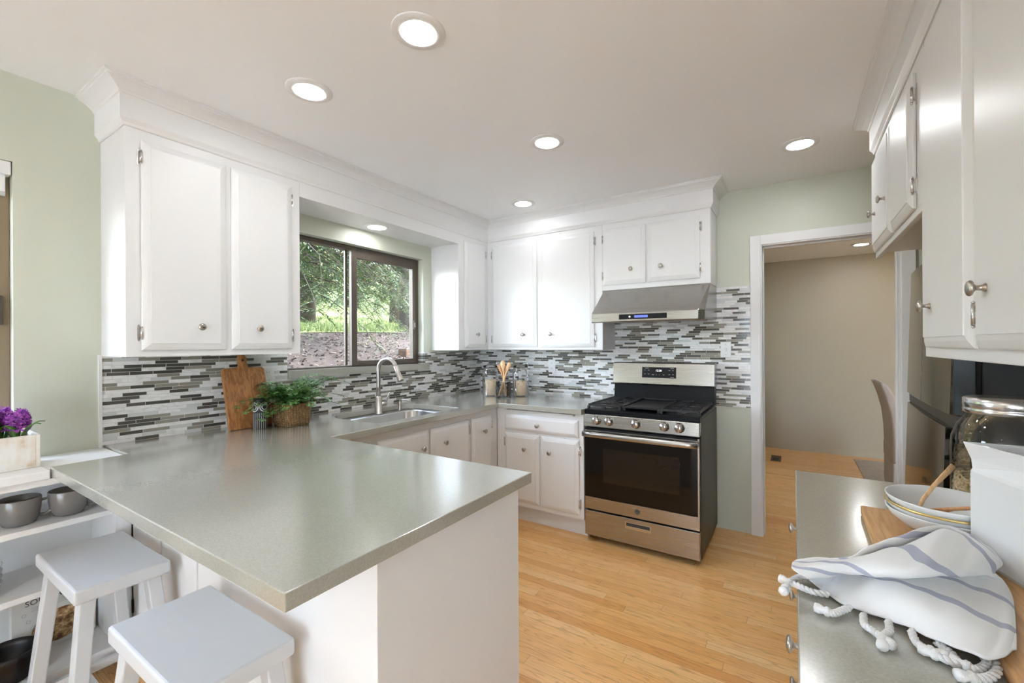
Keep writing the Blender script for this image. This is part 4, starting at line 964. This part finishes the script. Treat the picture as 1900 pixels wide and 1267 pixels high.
for k in range(1500):
    a = rnd.uniform(0, 2 * PI); top = k >= 1150
    if top: q = .088 * math.sqrt(rnd.random()); z = H - .004 + rnd.uniform(-.004, .005) + .012 * (1 - q / .09)
    else: q = .0895 + rnd.uniform(-.006, .0005); z = rnd.uniform(.012, H)
    m = (Matrix.Rotation(a, 3, 'Z') @ Matrix.Rotation(rnd.uniform(.5, 1.57) if not top else rnd.uniform(-.5, .5), 3, 'Y') @ Matrix.Rotation(rnd.uniform(-.6, .6), 3, 'X'))
    torus(mb, Vector((q * math.cos(a), q * math.sin(a), z)), m)
mb.lathe([(.078, .010), (.081, .02), (.081, H - .008), (.03, H + .002), (.0, H + .004)], 24, cap1=False)
o = mb.build('cereal', 'ring'); o.location = JL; tag(o, 'pale cereal rings filling the lower part of the big glass jar', 'food', None, 'stuff')

# ------------------------------------------------------------------ striped towel with knotted fringe
def towel():
    # control rows run across the cloth; each entry is a world point on the crumpled cloth
    rows = [
        [(2.713,-2.531,0.922), (2.749,-2.571,0.919), (2.779,-2.6,0.919), (2.818,-2.606,0.92), (2.851,-2.626,0.923), (2.878,-2.657,0.931), (2.905,-2.693,0.943), (2.931,-2.686,0.944), (2.954,-2.652,0.944)],
        [(2.72,-2.529,0.925), (2.754,-2.545,0.925), (2.787,-2.563,0.931), (2.824,-2.589,0.944), (2.859,-2.613,0.953), (2.893,-2.623,0.954), (2.932,-2.621,0.952), (2.961,-2.601,0.948), (2.978,-2.577,0.945)],
        [(2.726,-2.522,0.928), (2.755,-2.525,0.933), (2.792,-2.53,0.943), (2.824,-2.55,0.957), (2.861,-2.559,0.968), (2.902,-2.537,0.966), (2.946,-2.514,0.958), (2.981,-2.494,0.952), (3.001,-2.488,0.946)],
        [(2.721,-2.534,0.936), (2.755,-2.525,0.942), (2.795,-2.52,0.953), (2.826,-2.544,0.967), (2.864,-2.54,0.976), (2.907,-2.512,0.976), (2.953,-2.469,0.97), (2.987,-2.446,0.962), (3.002,-2.442,0.955)],
        [(2.718,-2.587,0.948), (2.753,-2.568,0.954), (2.792,-2.558,0.964), (2.82,-2.582,0.977), (2.856,-2.582,0.987), (2.896,-2.56,0.99), (2.936,-2.522,0.986), (2.969,-2.48,0.977), (2.99,-2.445,0.968)],
        [(2.696,-2.59,0.958), (2.745,-2.57,0.966), (2.791,-2.554,0.977), (2.826,-2.573,0.991), (2.861,-2.57,1.001), (2.905,-2.532,1.005), (2.951,-2.477,1.001), (2.982,-2.456,0.991), (3.005,-2.425,0.976)],
        [(2.696,-2.568,0.957), (2.746,-2.546,0.964), (2.795,-2.529,0.977), (2.844,-2.506,0.994), (2.887,-2.471,1.004), (2.94,-2.405,1.012), (2.97,-2.403,1.002), (2.994,-2.41,0.99), (3.009,-2.413,0.975)],
        [(2.699,-2.545,0.952), (2.749,-2.524,0.958), (2.794,-2.507,0.966), (2.845,-2.457,0.972), (2.884,-2.427,0.982), (2.941,-2.364,0.998), (2.979,-2.355,0.992), (3.002,-2.373,0.982), (3.015,-2.388,0.968)],
        [(2.702,-2.531,0.95), (2.75,-2.52,0.96), (2.789,-2.52,0.974), (2.825,-2.479,0.988), (2.874,-2.435,0.999), (2.936,-2.365,1.008), (2.978,-2.347,0.996), (3.007,-2.355,0.98), (3.019,-2.374,0.965)],
        [(2.71,-2.479,0.93), (2.757,-2.457,0.935), (2.798,-2.462,0.95), (2.838,-2.418,0.965), (2.888,-2.369,0.975), (2.954,-2.296,0.985), (2.994,-2.286,0.975), (3.021,-2.301,0.96), (3.03,-2.335,0.95)],
    ]
    nr, nc = len(rows), len(rows[0]); fine = 10
    def cr(p0, p1, p2, p3, t):
        return tuple(.5 * (2 * b + (c - a) * t + (2 * a - 5 * b + 4 * c - d) * t * t + (3 * b - a - 3 * c + d) * t ** 3) for a, b, c, d in zip(p0, p1, p2, p3))
    def spl(pts, s):
        n = len(pts) - 1; i = min(int(s), n - 1); t = s - i; g = lambda k: pts[min(max(k, 0), n)]
        return cr(g(i - 1), g(i), g(i + 1), g(i + 2), t)
    vs = []; uv = []; NR, NC = (nr - 1) * fine, (nc - 1) * fine
    rnd = random.Random(5)
    for i in range(NR + 1):
        line = [spl([rows[r][c] for r in range(nr)], i / fine) for c in range(nc)]
        for j in range(NC + 1):
            p = spl(line, j / fine); u, v = j / NC, i / NR
            wob = .0012 * math.sin(29 * u + 6 * v) + .0008 * math.sin(53 * u - 17 * v)
            z = max(p[2] + wob, .917); vs.append((p[0], p[1], z)); uv.append((v + .23 * u, 0) if v < .40 else (v + .9 * u + 10, 1))
    fs = [(i * (NC + 1) + j, i * (NC + 1) + j + 1, (i + 1) * (NC + 1) + j + 1, (i + 1) * (NC + 1) + j) for i in range(NR) for j in range(NC)]
    me = bpy.data.meshes.new('cloth'); me.from_pydata(vs, [], fs); me.polygons.foreach_set('use_smooth', [True] * len(fs)); me.materials.append(M['towel'])
    ul = me.uv_layers.new(name='UVMap')
    for l in me.loops: ul.data[l.index].uv = uv[l.vertex_index]
    t = thing('dish_towel', (2.86, -2.5, CT), 'white striped dish towel with knotted fringe crumpled on the right counter', 'towel')
    o = bpy.data.objects.new('cloth', me); COL.objects.link(o); o.parent = t; o.matrix_parent_inverse = Matrix.Translation(-Vector(t.location)); ORG[o.name] = Vector((0, 0, 0))
    k = o.modifiers.new('solid', 'SOLIDIFY'); k.thickness = .003; k.offset = 1.0
    zt = .9195
    tas = [[(2.721,-2.532),(2.706,-2.54),(2.695,-2.563),(2.686,-2.595)],[(2.75,-2.579),(2.728,-2.585),(2.708,-2.577),(2.692,-2.57)],[(2.777,-2.607),(2.764,-2.627),(2.753,-2.641),(2.745,-2.641)],[(2.794,-2.62),(2.792,-2.65),(2.801,-2.663),(2.81,-2.675)],[(2.825,-2.621),(2.823,-2.647),(2.815,-2.666),(2.811,-2.682)],[(2.851,-2.632),(2.851,-2.66),(2.858,-2.673),(2.864,-2.675)],[(2.877,-2.645),(2.888,-2.667),(2.888,-2.689),(2.868,-2.682)],[(2.925,-2.654),(2.923,-2.669),(2.909,-2.69),(2.899,-2.689)],[(2.936,-2.652),(2.929,-2.681),(2.913,-2.705),(2.898,-2.712)]]
    for P in tas:
        mb = MB(); P3 = [Vector((x, y, zt + .004)) for x, y in P]; fine_p = []
        for i in range(31): fine_p.append(Vector(spl([tuple(p) for p in P3], i / 30 * 3)))
        for ph in (0, PI):
            path = []
            for i, p in enumerate(fine_p):
                d = (fine_p[min(i + 1, 30)] - fine_p[max(i - 1, 0)]).normalized(); s_ = Vector((0, 0, 1)).cross(d); a = i * .95 + ph
                path.append(p + s_ * (.0027 * math.cos(a)) + Vector((0, 0, .0027 * math.sin(a))))
            mb.tube(path, .0034, 7)
        e = fine_p[-1]; d = (fine_p[-1] - fine_p[-4]).normalized()
        mb.lathe([(.003, -.006), (.0075, -.002), (.008, .002), (.0055, .005), (.0082, .012), (.0075, .018), (.0, .020)], 10, e, d, cap1=False)
        mb.build('tassel', 'cotton', t)
towel()

# ------------------------------------------------------------------ room beyond: chair and rug
t = thing('dining_chair', (3.60, 1.55, 0.0125), 'grey upholstered dining chair seen past the doorway', 'chair', local=True)
rs = []
for z, x, th, w in ((.36, -.18, .10, .235), (.45, -.185, .10, .235), (.60, -.19, .095, .235), (.75, -.205, .085, .235), (.88, -.235, .072, .232), (.97, -.265, .060, .228), (1.0, -.278, .050, .222), (1.008, -.282, .030, .212)):
    rs.append([(a, b, z) for a, b in rrect(x, x + th, -w, w, (.02, .02, .02, .02), 4)])
MB().rings(rs).build('backrest', 'chair', t, local=True)
rs = [[(a, b, z) for a, b in rrect(-.19 + e, .29 - e, -.235 + e, .235 - e, (.03,) * 4, 4)] for z, e in ((.32, .0), (.44, .0), (.475, .01), (.485, .04))]
MB().rings(rs).build('seat', 'chair', t, local=True)
MB().box(-.185, .28, -.23, .23, .06, .32).build('skirt', 'chair', t, .01, local=True)
for a in (-.16, .25):
    for b in (-.2, .2): MB().beam((a, b, .08), (a, b, 0), .04, .04, .03, .03).build('leg', 'ink', t, local=True)
o = MB().box(3.29, 4.9, .55, 2.86, .0005, .012).build('area_rug', 'rug', bevel=.004); tag(o, 'grey textured area rug under the dining chair', 'rug')

# ------------------------------------------------------------------ garden on the slope outside the window
def gz(x, y):
    d = max(0.0, -x - .25); z = .98 + .16 * min(d, 4.6) + .10 * max(0, min(d, 14) - 4.6) + .45 * max(0, d - 14)
    return z + .04 * math.sin(x * 1.7 + y * .9) * min(1, d)
def hill(x0, x1, y0, y1, n, m, cond, lift, name, mat):
    mb = MB(); idx = {}
    for i in range(n):
        for j in range(m):
            xa, xb = x0 + (x1 - x0) * i / n, x0 + (x1 - x0) * (i + 1) / n; ya, yb = y0 + (y1 - y0) * j / m, y0 + (y1 - y0) * (j + 1) / m
            if not cond((xa + xb) / 2, (ya + yb) / 2): continue
            q = []
            for x, y in ((xa, ya), (xb, ya), (xb, yb), (xa, yb)):
                if (x, y) not in idx: idx[(x, y)] = len(mb.v); mb.v.append((x, y, gz(x, y) + lift))
                q.append(idx[(x, y)])
            mb.f.append(tuple(q)); mb.sm.append(True); mb.mi.append(0)
    return mb.build(name, mat)
edge = lambda y: -4.2 - .12 * y + .5 * math.sin(y * .8)
tag(hill(-.25, -26, -9, 24, 60, 70, lambda x, y: True, 0, 'ground', 'mulch'), 'bark mulch slope outside the kitchen window', None, None, 'structure')
tag(hill(-3, -22, -6, 24, 60, 80, lambda x, y: x < edge(y), .012, 'lawn', 'lawn'), 'bright green lawn on the slope beyond the mulch', None, None, 'structure')
rnd = random.Random(21); mb = MB()
for k in range(9000):
    x = -.35 - 4.6 * rnd.random() ** 1.3; y = rnd.uniform(-1.6, 5.0)
    if x < edge(y) + .1: continue
    p = Vector((x, y, gz(x, y) + rnd.uniform(.004, .02))); m = Matrix.Rotation(rnd.uniform(0, 6.3), 3, 'Z') @ Matrix.Rotation(rnd.uniform(-.6, .6), 3, 'X') @ Matrix.Rotation(rnd.uniform(-.6, .6), 3, 'Y'); a, b = rnd.uniform(.012, .035), rnd.uniform(.004, .010)
    mb.add([p + m @ Vector(v) for v in ((-a, -b, 0), (a, -b * .6, 0), (a * .9, b, 0), (-a * .8, b, 0), (0, 0, .006))], [(0, 1, 4), (1, 2, 4), (2, 3, 4), (3, 0, 4), (0, 3, 2, 1)])
tag(mb.build('bark_chips', 'chip'), 'scattered bark chips on the slope below the tree', 'mulch', None, 'stuff')
mb = MB()
for k in range(9000):
    y = rnd.uniform(.2, 9); x = edge(y) - .05 - 5 * rnd.random() ** 1.5
    p = Vector((x, y, gz(x, y) + .01)); a = rnd.uniform(0, 6.3); d = Vector((math.cos(a), math.sin(a), 0)) * .008; tip = p + Vector((rnd.uniform(-.04, .04), rnd.uniform(-.04, .04), rnd.uniform(.06, .14)))
    mb.add([p - d, p + d, tip], [(0, 1, 2)])
tag(mb.build('grass', 'blade'), 'tufts of grass along the lawn edge outside', 'grass', None, 'stuff')
def conifer(loc, h, spread, n, seed, label, zlo, zhi, r=.14, dens=1.0, leaf=.05, name='conifer_tree'):
    rnd = random.Random(seed); x, y = loc; z0 = gz(x, y) - .1; t = thing(name, (x, y, z0), label, 'tree', 'trees outside the window', local=True)
    MB().tube([(0, 0, 0), (.03, .02, h * .3), (-.02, .03, h * .65), (0, 0, h)], [r * 1.25, r, r * .6, r * .15], 12).build('trunk', 'bark', t, local=True)
    lv = MB(); br = MB()
    for k in range(n):
        hb = zlo + (zhi - zlo) * rnd.random(); az = rnd.uniform(0, 2 * PI); L_ = spread * rnd.uniform(.55, 1.05); d = Vector((math.cos(az), math.sin(az), 0)); P = []
        for i in range(8):
            f = i / 7; P.append(Vector((0, 0, hb)) + d * L_ * f + Vector((0, 0, .16 * L_ * f - .62 * L_ * f * f)) + Vector((rnd.uniform(-1, 1), rnd.uniform(-1, 1), rnd.uniform(-1, 1))) * .05 * f)
        if P[-1].z + z0 < gz(x + P[-1].x, y + P[-1].y) + .15: continue
        br.tube(P, [.012, .010, .009, .007, .006, .0045, .003, .0015], 5)
        for i in range(1, 8):
            for s_ in range(int(4 * dens)):
                b = P[i - 1].lerp(P[i], rnd.random()); tdir = (P[i] - P[i - 1]).normalized(); sd_ = (tdir.cross(Vector((0, 0, 1))).normalized() * rnd.choice((-1, 1)) + tdir * rnd.uniform(.2, .9) + Vector((0, 0, rnd.uniform(-.7, .15)))).normalized(); sl = rnd.uniform(.14, .34) * min(1.0, L_ / 1.6)
                nn = Vector((rnd.uniform(-.5, .5), rnd.uniform(-.5, .5), 1)).normalized(); w = sd_.cross(nn).normalized(); m = 7
                for q in range(m):
                    c = b + sd_ * sl * (q + .4) / m + Vector((0, 0, -.06 * (q / m) ** 2))
                    for s2 in (-1, 1):
                        ld = (sd_ * .75 + w * s2 * .75).normalized(); ll = leaf * rnd.uniform(.7, 1.25) * (1.15 - .5 * q / m); lw = ld.cross(nn).normalized() * leaf * .13
                        lv.add([c - lw * .5, c + ld * ll * .5 + lw, c + ld * ll, c + ld * ll * .5 - lw], [(0, 1, 2, 3)])
    lv.build('foliage', 'needle', t, local=True); br.build('branches', 'bark', t, local=True)
conifer((-3.2, -.5), 8.0, 2.7, 330, 1, 'drooping conifer nearest the kitchen window', .7, 3.6, .12, 1.25, .055)
conifer((-4.4, 3.1), 8.0, 2.1, 250, 2, 'drooping conifer behind the right pane of the window', .9, 3.8, .12, 1.25, .055)
conifer((-6.8, 2.3), 9.0, 2.6, 190, 3, 'dark conifer further back behind the left pane', .8, 5.0, .17, 1.0, .085)
conifer((-8.6, 6.6), 9.0, 2.8, 150, 4, 'tall conifer far up the lawn', 1.8, 6.0, .2, 1.0, .09)
for (a, b), l in zip(((-14.5, 6.0), (-15.5, 10.0), (-14.5, 14.0)), ('broad tree on the hilltop furthest to the left through the window', 'broad tree on the hilltop in the middle of its row', 'broad tree on the hilltop furthest to the right through the window')):
    conifer((a, b), 10.0, 3.0, 150, 10 + int(b), l, .3, 7.5, .25, 1.0, .16, 'hilltop_tree')
o = MB().box(-1.96, -1.8, .68, 1.7, 1.15, 1.325).build('garden_timber', 'timber', bevel=.01); tag(o, 'brown timber edging at the bottom corner of the window view', 'timber')
